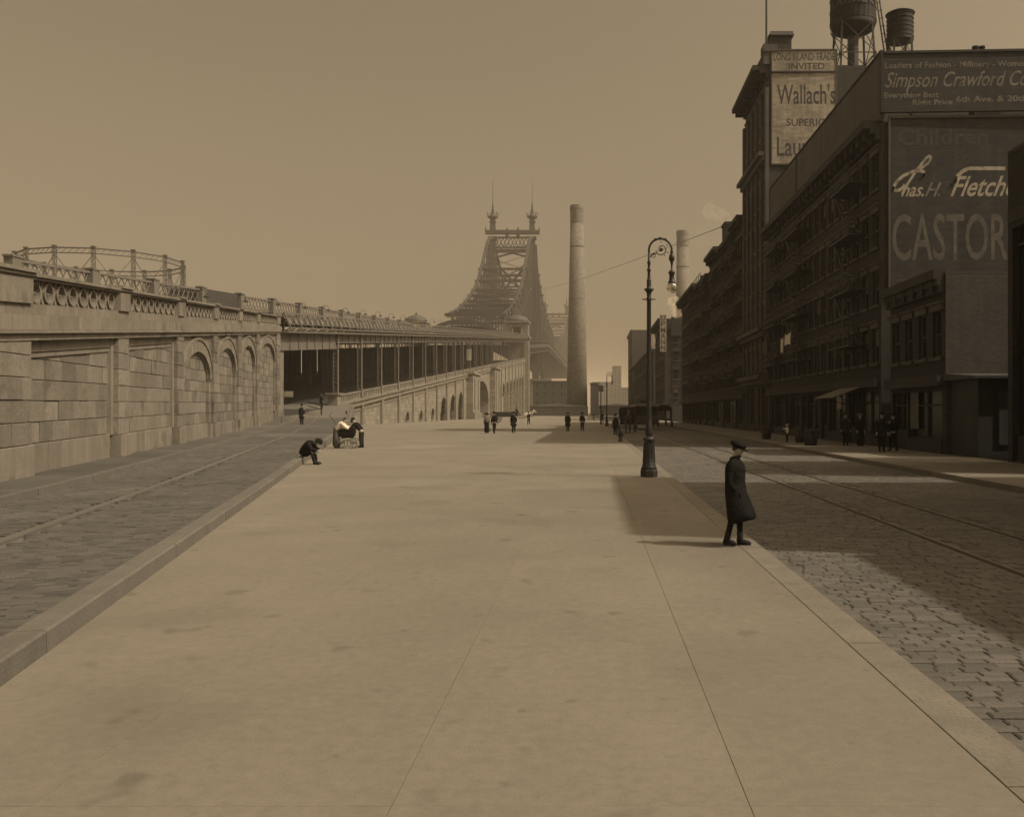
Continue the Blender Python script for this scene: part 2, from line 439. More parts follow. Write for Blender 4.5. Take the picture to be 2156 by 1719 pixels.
# granite block paving, stone by stone
def cobble_mesh(lx, ly, h):
    b = MB(); i = 0.014
    b.add([(-lx / 2, -ly / 2, -h), (lx / 2, -ly / 2, -h), (lx / 2, ly / 2, -h), (-lx / 2, ly / 2, -h),
           (-lx / 2, -ly / 2, -0.007), (lx / 2, -ly / 2, -0.007), (lx / 2, ly / 2, -0.007), (-lx / 2, ly / 2, -0.007),
           (-lx / 2 + i, -ly / 2 + i, 0), (lx / 2 - i, -ly / 2 + i, 0), (lx / 2 - i, ly / 2 - i, 0), (-lx / 2 + i, ly / 2 - i, 0)],
          [(0, 1, 5, 4), (1, 2, 6, 5), (2, 3, 7, 6), (3, 0, 4, 7), (4, 5, 9, 8), (5, 6, 10, 9), (6, 7, 11, 10), (7, 4, 8, 11), (8, 9, 10, 11)])
    return b
def cobbles(parent, xl, xr, y0, y1, zf, mat_, key, dirang=0.0, keep=None, near=300):
    spots = []
    y = y0
    while y < y1:
        rowh = random.uniform(0.108, 0.128)
        x = xl(y) + random.uniform(0, 0.15)
        while x < xr(y) - 0.1:
            w = random.uniform(0.19, 0.29)
            if keep is None or keep(x + w / 2, y):
                spots.append((x + w / 2, y + rowh / 2 + random.uniform(-0.008, 0.008), w - 0.007, rowh - 0.006))
            x += w
        y += rowh
    spots.sort(key=key)
    variants = [cobble_mesh(w, 0.112, 0.05).mesh('block', mat_) for w in (0.19, 0.215, 0.245, 0.275)]
    for (x, y, w, h) in spots[:near]:
        k = min(3, max(0, int((w - 0.175) / 0.03)))
        o = link('paving_block', variants[k], None, (x, y, zf(y) + random.uniform(-0.004, 0.003)), dirang + random.uniform(-0.03, 0.03))
        attach(o, parent)
    big = MB()
    for (x, y, w, h) in spots[near:]:
        c = cobble_mesh(w, h, 0.05); z = zf(y) + random.uniform(-0.005, 0.004)
        tx, ty = random.uniform(-0.025, 0.025), random.uniform(-0.04, 0.04)
        a = dirang + random.uniform(-0.04, 0.04); ca, sa = math.cos(a), math.sin(a)
        big.add([(x + px * ca - py * sa, y + px * sa + py * ca, z + pz + px * tx + py * ty) for px, py, pz in c.v], c.f)
    o = big.build('paving_blocks', mat_, parent); o['kind'] = 'stuff'
RAILS = (5.2, 6.64)
cobbles(street, lambda y: 2.31, lambda y: 10.29, 4.3, 62, lambda y: -0.142, M['cobble'],
        key=lambda s: (s[1] + abs(s[0] - 0.36 * s[1] - 0.9) * 0.6) if s[0] < 0.47 * s[1] + 0.2 else 999,
        keep=lambda x, y: all(abs(x - r) > 0.19 for r in RAILS) and x < 0.5 * y + 1.5)
for r in RAILS:
    MB().box(r - 0.035, r + 0.035, 3, 380, -0.3, -0.136).build('tram_rail', M['rail'], street)
    MB().box(r - 0.075, r - 0.045, 3, 380, -0.3, -0.15).build('rail_flange', M['steeld'], street)
cobbles(road, lambda y: wall_x(y) + 1.82, lambda y: kerb_x(y) - 0.25, 5, 50, lambda y: ramp(y) + 0.006, M['cobble2'],
        key=lambda s: (s[1] if s[0] > -0.64 * s[1] - 0.2 else 999), dirang=0.235,
        keep=lambda x, y: x > -0.66 * y - 1 and not (3.68 < x - wall_x(y) < 4.06))
b = MB()
for Y0, Y1 in zip(range(50, 92, 6), range(56, 98, 6)):
    Y1 = min(Y1, 92)
    b.add([(wall_x(Y0) + 1.95, Y0, ramp(Y0) + 0.0), (kerb_x(Y0) - 0.25, Y0, ramp(Y0) + 0.0), (kerb_x(Y1) - 0.25, Y1, ramp(Y1) + 0.0), (wall_x(Y1) + 1.95, Y1, ramp(Y1) + 0.0)], [(0, 1, 2, 3)])
b.build('road_surface', M['cobble2'], road)
for k, Y in enumerate(range(8, 92, 4)):
    for w0, w1, zz in ((0.0, 1.62, 0.12), (1.64, 1.80, 0.125), (3.78, 3.96, 0.012)):
        pts = [(wall_x(Y) + w0, Y + 0.01), (wall_x(Y) + w1, Y + 0.01), (wall_x(Y + 4) + w1, Y + 3.99), (wall_x(Y + 4) + w0, Y + 3.99)]
        zs = [ramp(Y), ramp(Y), ramp(Y + 4), ramp(Y + 4)]
        MB().hexa([(p[0], p[1], z - 0.1) for p, z in zip(pts, zs)] + [(p[0], p[1], z + zz) for p, z in zip(pts, zs)]).build(
            'paving_slab' if w0 == 0 else ('kerb_stone' if w0 < 2 else 'track_stone'), M['cobble2'] if w0 == 0 else M['track'], road)

# ================================================================= STONE RETAINING WALL
WN = Vector((0.9717, 0.2360, 0))
def wp(Y, off, z):
    return (wall_x(Y) + WN.x * off, Y + WN.y * off, z)
def wtop(Y): return 5.32 + (Y - 22.8) * 0.0872
wall = empty('retaining_wall', (wall_x(24), 24, 0))
tag(wall, 'long grey granite retaining wall with blind arches and pierced parapet beside the roadway', 'wall')
def wslab(Y0, Y1, o0, o1, zb0, zb1, zt0, zt1):
    return MB().hexa([wp(Y0, o0, zb0), wp(Y0, o1, zb0), wp(Y1, o1, zb1), wp(Y1, o0, zb1), wp(Y0, o0, zt0), wp(Y0, o1, zt0), wp(Y1, o1, zt1), wp(Y1, o0, zt1)])
PIERS = [(21.0, 24.0), (32.5, 33.9), (42.7, 44.1), (52.7, 54.2), (62.9, 64.5), (73.5, 75.3), (89.6, 92.8)]
BAYS = [(PIERS[i][1], PIERS[i + 1][0]) for i in range(6)]
WS, WE = 12.0, 92.8
wslab(WS, WE, -1.6, -0.42, -0.5, 0.4, wtop(WS) - 1.0, wtop(WE) - 1.0).build('wall_core', M['mortar'], wall)
blocks = []      # (Y, builder, material key)
def block(Y0, Y1, o1, z0, z1, ztop_off=1.75, o0=-0.5, mk='stone'):
    g_ = 0.008
    zt = lambda Y: min(z1 + 0.012 * (Y - Y0), wtop(Y) - ztop_off) - g_
    zl = lambda Y: z0 + 0.012 * (Y - Y0) + g_
    a, c = Y0 + g_, Y1 - g_
    if zt(a) - zl(a) < 0.03 and zt(c) - zl(c) < 0.03: return
    e = 0.014; b = MB()
    za0, za1, zc0, zc1 = zl(a), max(zl(a) + 0.02, zt(a)), zl(c), max(zl(c) + 0.02, zt(c))
    b.loft([[wp(a, o0, za0), wp(c, o0, zc0), wp(c, o0, zc1), wp(a, o0, za1)],
            [wp(a, o1 - e, za0), wp(c, o1 - e, zc0), wp(c, o1 - e, zc1), wp(a, o1 - e, za1)],
            [wp(a + e, o1, za0 + e), wp(c - e, o1, zc0 + e), wp(c - e, o1, zc1 - e), wp(a + e, o1, za1 - e)]])
    blocks.append((Y0, b, mk))
def course(Ya, Yb, o, z0base, hgt, zmax_off=1.75, lens=(0.95, 1.7), first=0.95, mk='stone'):
    """courses of stones from the ground to the string course"""
    zb = ramp(Ya) + 0.10
    z = zb - 0.15; k = 0
    while z < wtop(Yb) - zmax_off:
        h = first if k == 0 else hgt
        Y = Ya + (0 if k % 2 == 0 else 0)
        lo = random.uniform(0.5, 1.0) * lens[1] if k % 2 else lens[1]
        while Y < Yb - 0.02:
            e = min(Yb, Y + lo)
            if Yb - e < 0.5: e = Yb
            zz = z + 0.012 * (Y - Ya)
            block(Y, e, o + (0.09 if k == 0 else random.uniform(-0.02, 0.025)), zz, zz + h, zmax_off, mk='smooth' if k == 0 else mk)
            Y = e; lo = random.uniform(*lens)
        z += h; k += 1
# rectangular panels and piers
course(WS, PIERS[0][0], -0.12, 0, 0.58)
for i, (a, c) in enumerate(PIERS):
    course(a, c, 0.16, 0, 0.58, 1.60, lens=(1.6, 3.2))
for (a, c) in BAYS[:2]:
    course(a + 0.3, c - 0.3, -0.14, 0, 0.58, 2.22)
    # bevelled frame of the panel
    for y0, y1 in ((a, a + 0.3), (c - 0.3, c)):
        wslab(y0, y1, -0.45, -0.02, ramp(y0) + 0.9, ramp(y1) + 0.9, wtop(y0) - 1.75, wtop(y1) - 1.75).build('panel_frame', M['smooth'], wall)
    wslab(a + 0.3, c - 0.3, -0.45, -0.04, wtop(a + 0.3) - 2.08, wtop(c - 0.3) - 2.08, wtop(a + 0.3) - 1.75, wtop(c - 0.3) - 1.75).build('panel_frame', M['smooth'], wall)
    wslab(a + 0.3, c - 0.3, -0.45, -0.09, wtop(a + 0.3) - 2.24, wtop(c - 0.3) - 2.24, wtop(a + 0.3) - 2.10, wtop(c - 0.3) - 2.10).build('panel_moulding', M['smooth'], wall)
# blind arches
for (a, c) in BAYS[2:]:
    mid = (a + c) / 2; hw = (c - a) / 2 - 0.62; spring = wtop(mid) - 1.75 - 0.85 - 1.55; rise = 1.55
    course(a + 0.2, c - 0.2, -0.17, 0, 0.58, 2.0)
    def arch_z(Y, hw_=hw, rise_=rise):
        t = (Y - mid) / hw_
        return spring + rise_ * math.sqrt(max(0, 1 - t * t)) + 0.06 * (Y - mid)
    for (ya, yb) in ((a, mid - hw), (mid + hw, c)):
        course(ya, yb, 0.0, 0, 0.58, 1.75, lens=(0.7, 1.4))
    # spandrels above the arch
    N = 28; b = MB(); pf = []
    for k in range(N + 1):
        Y = mid - hw + 2 * hw * k / N; pf.append((Y, arch_z(Y) + (0 if 0 < k < N else 0)))
    for (Y0, z0), (Y1, z1) in zip(pf, pf[1:]):
        b.hexa([wp(Y0, -0.45, z0), wp(Y0, -0.01, z0), wp(Y1, -0.01, z1), wp(Y1, -0.45, z1),
                wp(Y0, -0.45, wtop(Y0) - 1.75), wp(Y0, -0.01, wtop(Y0) - 1.75), wp(Y1, -0.01, wtop(Y1) - 1.75), wp(Y1, -0.45, wtop(Y1) - 1.75)])
    b.build('spandrel', M['smooth'], wall)
    # voussoirs and inner moulding
    for th, o0, o1, inr, nm, cnt in ((0.62, -0.3, 0.07, 0.0, 'arch_stone', 15), (0.14, -0.4, 0.13, 0.62, 'hood_moulding_stone', 15), (0.13, -0.45, -0.07, -0.13, 'arch_moulding_stone', 15)):
        def pt(t, r):
            ang = math.pi * (1 - t)
            Yc = mid + (hw + r) * math.cos(ang); zc = spring + (rise + r) * math.sin(ang) + 0.06 * (hw) * math.cos(ang)
            return Yc, zc
        for k in range(cnt):
            t0, t1 = (k + 0.012) / cnt, (k + 0.988) / cnt
            p = [pt(t0, inr), pt(t1, inr), pt(t1, inr + th), pt(t0, inr + th)]
            o1r = o1 + random.uniform(-0.008, 0.008)
            MB().loft([[wp(y, o0, z) for y, z in reversed(p)], [wp(y, o1r, z) for y, z in reversed(p)]]).build(nm, M['smooth'], wall)
blocks.sort(key=lambda t: t[0] if t[0] > 20 else 999)
for k, (Y, b, mk) in enumerate(blocks[:300]):
    b.build('block', M[mk], wall)
rest = {}
for Y, b, mk in blocks[300:]: rest.setdefault(mk, MB()).add(b.v, b.f)
for mk, b in rest.items():
    o = b.build('masonry', M[mk], wall); o['kind'] = 'stuff'
# string courses, parapet base, coping: stone by stone along the slope
def run(name, o0, o1, d0, d1, step, mk='smooth'):
    Y = WS
    while Y < WE - 0.1:
        e = min(WE + 0.05, Y + step * random.uniform(0.9, 1.1))
        if WE - e < 0.6: e = WE + 0.05
        wslab(Y + 0.006, e - 0.006, o0, o1 + random.uniform(-0.004, 0.004), wtop(Y) - d1, wtop(e) - d1, wtop(Y) - d0, wtop(e) - d0).build(name, M[mk], wall)
        Y = e
run('band_stone', -0.6, 0.20, 1.575, 1.76, 3.0)
run('string_course', -0.6, 0.32, 1.485, 1.57, 4.0)
run('frieze_stone', -0.6, 0.24, 1.085, 1.48, 2.6)
run('parapet_base', -0.5, 0.14, 0.80, 1.08, 2.6)
run('coping', -0.42, 0.26, 0.0, 0.085, 3.2)
run('coping_moulding', -0.36, 0.18, 0.09, 0.16, 3.2)
# pierced parapet
def pierced(w, h):
    """panel of width w with a pointed oval opening carved as a raised loop"""
    b = MB(); n = 20; d = 0.16
    hole = []; outer = []; rim = []
    for i in range(n):
        t = 2 * math.pi * i / n
        hx, hz = math.sin(t), math.cos(t)
        k = 0.30 * w; kk = 0.40 * h
        hx_ = k * hx * (1.0 if hz < 0 else (1 - 0.25 * hz * hz))
        hole.append((hx_, kk * hz)); rim.append((hx_ * 1.38, kk * hz * 1.16))
        m_ = max(abs(hx) / (w / 2), abs(hz) / (h / 2)); outer.append((hx / m_, hz / m_))
    def rg(p, o): return [(x, o, z) for x, z in p]
    rings = [rg(hole, d), rg(hole, -0.03), rg(rim, -0.03), rg(rim, 0.03), rg(outer, 0.03), rg(outer, d), rg(hole, d)]
    o_ = len(b.v)
    for r in rings: b.v += r
    for k in range(len(rings) - 1):
        for i in range(n):
            j = (i + 1) % n; b.f.append((o_ + k * n + i, o_ + k * n + j, o_ + (k + 1) * n + j, o_ + (k + 1) * n + i))
    # small cusp bar across the opening
    b.box(-0.24 * w, 0.24 * w, 0.05, 0.10, -0.05 * h, 0.02 * h)
    return b
WANG = math.atan2(0.9717, -0.2360)          # direction of the wall in plan
allb = [(WS, 21.0, 8)] + [(a, c, 8 if i < 5 else 11) for i, (a, c) in enumerate(BAYS)]
for (a, c, n) in allb:
    a_, c_ = a + 0.12, c - 0.12; w = (c_ - a_) / 0.9717 / n
    me = pierced(w * 0.985, 0.64).mesh('pierced_stone', M['smooth'])
    for k in range(n):
        Y = a_ + (k + 0.5) * (c_ - a_) / n
        o = bpy.data.objects.new('pierced_stone', me); col.objects.link(o)
        rot = Matrix.Rotation(WANG, 4, 'Z') @ Matrix.Rotation(-math.atan(0.0836), 4, 'Y')
        # panel front is local -Y; wall direction +X; turn so the front meets the roadway
        o.location = wp(Y, 0.05, wtop(Y) - 0.48); o.rotation_euler = rot.to_euler(); attach(o, wall)
for i, (a, c) in enumerate(PIERS):
    a0 = a if i else 21.0
    wslab(a0 + 0.01, c - 0.01, -0.42, 0.22, wtop(a0) - 0.80, wtop(c) - 0.80, wtop(a0) - 0.165, wtop(c) - 0.165).build('parapet_pier', M['smooth'], wall)
    wslab(a0 - 0.06, c + 0.06, -0.46, 0.32, wtop(a0) + 0.004, wtop(c) + 0.004, wtop(a0) + 0.10, wtop(c) + 0.10).build('pier_cap', M['smooth'], wall)
# end face of the wall and the small notice on it
MB().hexa([(-33.6, 92.82, -0.2), (wall_x(92.8) + 0.1, 92.82, -0.2), (wall_x(92.8) + 0.1, 94.0, -0.2), (-33.6, 94.0, -0.2),
           (-33.6, 92.82, 9.0), (wall_x(92.8) + 0.1, 92.82, 9.0), (wall_x(92.8) + 0.1, 94.0, 9.0), (-33.6, 94.0, 9.0)]).build('end_pier', M['smooth'], wall)
nb_ = empty('notice_board', (-31.2, 94.2, 3.0))
tag(nb_, 'small white notice board on the dark end of the stone wall', 'sign')
MB().box(-31.55, -30.65, 94.62, 94.67, 3.3, 3.9).build('board', M['signw'], nb_)
MB().box(-31.58, -30.62, 94.675, 94.7, 3.27, 3.93).build('backing', M['wood'], nb_)

# roadway fill behind the wall
b = MB()
b.hexa([wp(10, -0.5, wtop(10) - 1.6), wp(WE, -0.5, wtop(WE) - 1.6), (-78, WE, wtop(WE) - 1.6), (-70, 10, wtop(10) - 1.6),
        wp(10, -0.5, wtop(10) - 1.05), wp(WE, -0.5, wtop(WE) - 1.05), (-78, WE, wtop(WE) - 1.05), (-70, 10, wtop(10) - 1.05)])
struct(b.build('upper_roadway', M['sand']))

# ================================================================= APPROACH VIADUCT
def bp(Y, off, z):                      # off: metres inwards (north) from the outer face
    return (bridge_x(Y) - off, Y, z)
def bslab(Y0, Y1, o0, o1, b0, b1, t0, t1, mbx=None):
    return (mbx or MB()).hexa([bp(Y0, o1, b0), bp(Y0, o0, b0), bp(Y1, o0, b1), bp(Y1, o1, b1), bp(Y0, o1, t0), bp(Y0, o0, t0), bp(Y1, o0, t1), bp(Y1, o1, t1)])
via = empty('approach_viaduct', bp(112, 0, 0))
tag(via, 'long steel and granite approach viaduct with rows of columns climbing to the bridge', 'viaduct')
COLS = [112 + 10.8 * i for i in range(24)]
VE = 371.0
def low(Y): return 3.84 + 0.0766 * (Y - 113)        # top of the stone balustrade
# lower deck floor, upper deck slab
bslab(94, VE, 0.0, 42, ramp(94) - 0.8, ramp(VE) - 0.8, ramp(94) - 0.06, ramp(VE) - 0.06).build('lower_deck', M['steeld'], via)  # floor takes a dark colour to deepen the shade under the deck
bslab(92.9, VE, 0.3, 42, deck(92.9) - 2.3, deck(VE) - 2.3, deck(92.9) - 1.75, deck(VE) - 1.75).build('upper_deck', M['steeld'], via)
# fascia girder with stiffeners, bay by bay
edges = [92.9] + COLS + [VE]
for Y0, Y1 in zip(edges, edges[1:]):
    dd = 3.75 if Y0 < 100 else 3.05
    b = MB(); bslab(Y0 + 0.05, Y1 - 0.05, 0.1, 0.2, deck(Y0) - dd, deck(Y1) - dd, deck(Y0) - 2.0, deck(Y1) - 2.0, b)
    bslab(Y0 + 0.03, Y1 - 0.03, -0.05, 0.35, deck(Y0) - dd - 0.05, deck(Y1) - dd - 0.05, deck(Y0) - dd, deck(Y1) - dd, b)
    n = 7 if Y0 < 100 else 4
    for k in range(1, n):
        Y = lerp(Y0, Y1, k / n); bslab(Y - 0.06, Y + 0.06, -0.03, 0.1, deck(Y) - dd, deck(Y) - dd, deck(Y) - 2.0, deck(Y) - 2.0, b)
    b.build('fascia_girder', M['steel'], via)
b = MB(); bslab(92.9, VE, -0.75, 0.4, deck(92.9) - 2.0, deck(VE) - 2.0, deck(92.9) - 1.84, deck(VE) - 1.84, b)
b.build('deck_edge', M['steel'], via)
# cantilevered railing, panel by panel (local frame: x outwards, y along)
pm = MB()
PL = 3.6
for k in (0.0, 0.5):
    y = k * PL
    pm.beam((0.2, y, -1.8), (0.95 if k == 0 else 0.75, y, -1.55), 0.14)
    pm.beam((0.95 if k == 0 else 0.75, y, -1.6), (0.25, y, -0.05), 0.16 if k == 0 else 0.08)
for z, x, t in ((0, 0.22, 0.16), (-0.45, 0.42, 0.08), (-1.1, 0.70, 0.08), (-1.5, 0.88, 0.14)):
    pm.beam((x, 0, z), (x, PL, z), t)
for k in (0.25, 0.75):
    for d in (-0.5, 0.5):
        pm.beam((0.65, (k) * PL + d, -1.05), (0.45, k * PL + d, -0.48), 0.07)
    pm.hexa([(0.60, k * PL - 0.42, -1.02), (0.64, k * PL - 0.42, -1.02), (0.64, k * PL + 0.42, -1.02), (0.60, k * PL + 0.42, -1.02),
             (0.42, k * PL - 0.42, -0.55), (0.46, k * PL - 0.42, -0.55), (0.46, k * PL + 0.42, -0.55), (0.42, k * PL + 0.42, -0.55)])
pme = pm.mesh('railing_panel', M['steel'])
BANG = -math.atan(0.0186)
n = int((VE - 92.9) / PL)
for k in range(n):
    Y = 93 + k * PL
    o = bpy.data.objects.new('railing_panel', pme); col.objects.link(o)
    o.location = bp(Y, 0, deck(Y)); o.rotation_euler = (Matrix.Rotation(BANG, 4, 'Z') @ Matrix.Rotation(grade_rot(), 4, 'X')).to_euler()
    attach(o, via)
# columns with lattice sides
def column(Y, off, z0, z1, full=True, w=0.55):
    b = MB(); x = bridge_x(Y) - off
    for d in (-w / 2, w / 2):
        b.box(x + d - 0.035, x + d + 0.035, Y - 0.21, Y + 0.21, z0, z1)
    if full:
        z = z0 + 0.2; k = 0
        while z < z1 - 0.5:
            for yy_ in (-0.15, 0.15):
                b.beam((x - w / 2, Y + yy_, z), (x + w / 2, Y + yy_, z + 0.5), 0.05, 0.04)
                b.beam((x + w / 2, Y + yy_, z), (x - w / 2, Y + yy_, z + 0.5), 0.05, 0.04)
            z += 0.5
        b.box(x - w / 2 - 0.1, x + w / 2 + 0.1, Y - 0.3, Y + 0.3, z0, z0 + 0.25)
        b.box(x - w / 2 - 0.08, x + w / 2 + 0.08, Y - 0.28, Y + 0.28, z1 - 0.35, z1)
    b.build('column', M['steel'] if full else M['steeld'], via)
for Y in COLS:
    column(Y, 0.12, low(Y) - 0.9, deck(Y) - 1.98)
    for off in (14, 28, 41): column(Y, off, ramp(Y), deck(Y) - 2.3, False, 0.7)  # inner columns take the darker steel colour, standing in for interior shade
    bslab(Y - 0.25, Y + 0.25, 0.4, 41.5, deck(Y) - 3.3, deck(Y) - 3.3, deck(Y) - 2.3, deck(Y) - 2.3).build('cross_girder', M['steeld'], via)
# plain plate walls added to keep the interior dark, standing for tram terminal stalls
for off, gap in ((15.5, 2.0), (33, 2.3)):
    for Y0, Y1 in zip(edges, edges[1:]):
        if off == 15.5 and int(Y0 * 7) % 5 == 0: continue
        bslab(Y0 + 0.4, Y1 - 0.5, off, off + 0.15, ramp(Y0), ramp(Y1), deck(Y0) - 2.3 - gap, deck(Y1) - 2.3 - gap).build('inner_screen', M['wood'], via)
# stone balustrade of the lower deck
bl = MB(); L = 10.8
bl.box(-0.15, 0.2, 0.35, L - 0.35, -0.16, 0.0)
bl.box(-0.12, 0.17, 0.35, L - 0.35, -1.1, -0.86)
bl.box(-0.10, 0.05, 0.35, 1.2, -0.86, -0.16); bl.box(-0.10, 0.05, L - 1.2, L - 0.35, -0.86, -0.16)
for k in range(9):
    y = 1.2 + (L - 2.4) * (k + 0.5) / 9; ww = (L - 2.4) / 9
    bl.box(-0.10, 0.10, y - ww / 2, y - ww * 0.22, -0.86, -0.16); bl.box(-0.10, 0.10, y + ww * 0.22, y + ww / 2, -0.86, -0.16)
bl.box(-0.22, 0.30, -0.35, 0.35, -1.1, 0.1); bl.box(-0.26, 0.36, -0.42, 0.42, 0.1, 0.22)
ble = bl.mesh('balustrade', M['smooth'])
for Y in COLS:
    o = bpy.data.objects.new('balustrade', ble); col.objects.link(o)
    o.location = bp(Y + 0.0, 0, low(Y)); o.rotation_euler = (Matrix.Rotation(BANG, 4, 'Z') @ Matrix.Rotation(grade_rot(), 4, 'X')).to_euler(); attach(o, via)
# outer granite wall with its openings
OPEN = [(151, 1.25, 0.55, 1.25), (162, 1.25, 0.8, 1.25), (172.8, 1.35, 1.1, 1.35), (184.7, 3.7, 1.4, 3.3), (195.8, 3.7, 2.0, 3.4), (206.2, 3.7, 2.7, 3.5),
        (241.5, 12.8, 4.2, 5.6)] + [(280.2 + 10.8 * k, 3.4, 6.6 + 0.8 * k, 3.4) for k in range(8)]
BLIND = {280.2 + 10.8 * k for k in range(8)}
def wall_strip(openings, o_front, o_back, Ya, Yb, ztop, material, name):
    S = []
    cuts = sorted(openings)
    Y = Ya
    def add(y, z): S.append((y, z))
    add(Ya, -0.3)
    for (c, hw, sp, rise) in cuts:
        add(c - hw, -0.3); N = 14
        for k in range(N + 1):
            t = -1 + 2 * k / N; add(c + hw * t, sp + rise * math.sqrt(max(0, 1 - t * t)))
        add(c + hw, -0.3)
    add(Yb, -0.3)
    b = MB()
    for (y0, z0), (y1, z1) in zip(S, S[1:]):
        if abs(y1 - y0) > 1e-6:
            b.add([bp(y0, o_front, z0), bp(y1, o_front, z1), bp(y1, o_front, ztop(y1)), bp(y0, o_front, ztop(y0))], [(0, 1, 2, 3)])
        b.add([bp(y0, o_front, z0), bp(y0, o_back, z0), bp(y1, o_back, z1), bp(y1, o_front, z1)], [(0, 1, 2, 3)])
    return b.build(name, material, via)
wall_strip(OPEN, -0.05, 2.2, 111.9, VE, lambda Y: low(Y) - 1.25, M['ashlar'], 'granite_wall')
bslab(112.2, 228, 2.2, 2.6, -0.3, -0.3, low(112.2) - 1.3, low(228) - 1.3).build('vault_back', M['steeld'], via)
bslab(255, VE, 1.0, 1.6, -0.3, -0.3, low(255) - 1.3, low(VE) - 1.3).build('blind_wall', M['ashlar'], via)
bslab(228, 255, 30, 31, -0.3, -0.3, 14, 16).build('vault_back', M['steeld'], via)
def arch_ring(c, hw, sp, rise, th, cnt, name='arch_stone'):
    for k in range(cnt):
        p = []
        for t, r in ((k + 0.02, 0), (k + 0.98, 0), (k + 0.98, th), (k + 0.02, th)):
            a = math.pi * (1 - t / cnt); p.append((c + (hw + r) * math.cos(a), sp + (rise + r) * math.sin(a)))
        MB().loft([[bp(y, 0.3, z) for y, z in p], [bp(y, -0.17, z) for y, z in p]]).build(name, M['smooth'], via)
for (c, hw, sp, rise) in OPEN:
    arch_ring(c, hw, sp, rise, 0.35 if hw < 2 else (0.9 if hw > 10 else 0.6), 7 if hw < 2 else (21 if hw > 10 else 11))
# window grilles in the small openings
for (c, hw, sp, rise) in OPEN[:3]:
    b = MB()
    for k in range(-2, 3):
        y = c + k * hw / 2.6; b.beam(bp(y, 1.0, 0), bp(y, 1.0, sp + rise * math.sqrt(1 - (k / 2.6) ** 2)), 0.07)
    for z in (0.6, 1.2, 1.8): b.beam(bp(c - hw, 1.0, z), bp(c + hw, 1.0, z), 0.06)
    b.build('window_grille', M['iron'], via)
    bslab(c - hw, c + hw, -0.2, 0.5, 0.05, 0.05, 0.25, 0.25).build('sill', M['smooth'], via)
# cornice following the slope, stepped drip moulding, buttress strips
bslab(112.1, VE, -0.55, 0.3, low(112.1) - 1.25, low(VE) - 1.25, low(112.1) - 1.02, low(VE) - 1.02).build('cornice', M['smooth'], via)
bslab(112.1, VE, -0.3, 0.2, low(112.1) - 1.75, low(VE) - 1.75, low(112.1) - 1.27, low(VE) - 1.27).build('frieze', M['smooth'], via)
bslab(112.1, VE, -0.42, 0.2, low(112.1) - 1.86, low(VE) - 1.86, low(112.1) - 1.76, low(VE) - 1.76).build('string_course', M['smooth'], via)
for i, Y in enumerate(COLS):
    if not (214 < Y < 270): 
        bslab(Y - 0.45, Y + 0.45, -0.38, 0.1, -0.2, -0.2, low(Y) - 1.90, low(Y) - 1.85).build('buttress', M['smooth'], via)
    if Y < 205:
        a, c = Y + 0.5, Y + 10.3
        bslab(a, c, -0.16, 0.1, low(a) - 2.55, low(c) - 2.55, low(a) - 2.3, low(c) - 2.3).build('drip_moulding', M['smooth'], via)
        bslab(a - 0.05, a + 0.4, -0.2, 0.1, low(a) - 3.05, low(a) - 3.05, low(a) - 2.3, low(a) - 2.3).build('drip_moulding', M['smooth'], via)
bslab(108.6, 270, -0.32, 0.1, -0.2, -0.2, 0.45, 0.5).build('plinth', M['smooth'], via) if False else None
# end pier at the foot of the ramp
for args in ((109.9, 112.1, -0.75, 0.65, -0.2, 2.3), (109.75, 112.25, -0.9, 0.8, 2.3, 2.55), (110.1, 111.9, -0.6, 0.5, 2.55, 3.8), (109.8, 112.2, -0.8, 0.75, 3.8, 4.05)):
    bslab(args[0], args[1], args[2], args[3], args[4], args[4], args[5], args[5]).build('end_pier', M['smooth'], via)
# pylons each side of the great arch
for (a, c) in ((214.5, 226.5), (257.2, 269.0)):
    h = low((a + c) / 2)
    bslab(a, c, -1.6, 0.3, -0.2, -0.2, h - 1.7, h - 1.3).build('pylon', M['ashlar'], via)
    bslab(a - 0.5, c + 0.5, -2.1, 0.3, -0.2, -0.2, 1.6, 1.6).build('pylon_base', M['smooth'], via)
    bslab(a - 0.4, c + 0.4, -2.0, 0.3, h - 1.5, h - 1.5, h - 1.0, h - 1.0).build('pylon_cap', M['smooth'], via)
    for k in (0.25, 0.75):
        y = lerp(a, c, k); bslab(y - 0.9, y + 0.9, -1.8, -1.6, 2.2, 2.2, h - 2.5, h - 2.5).build('pilaster', M['smooth'], via)
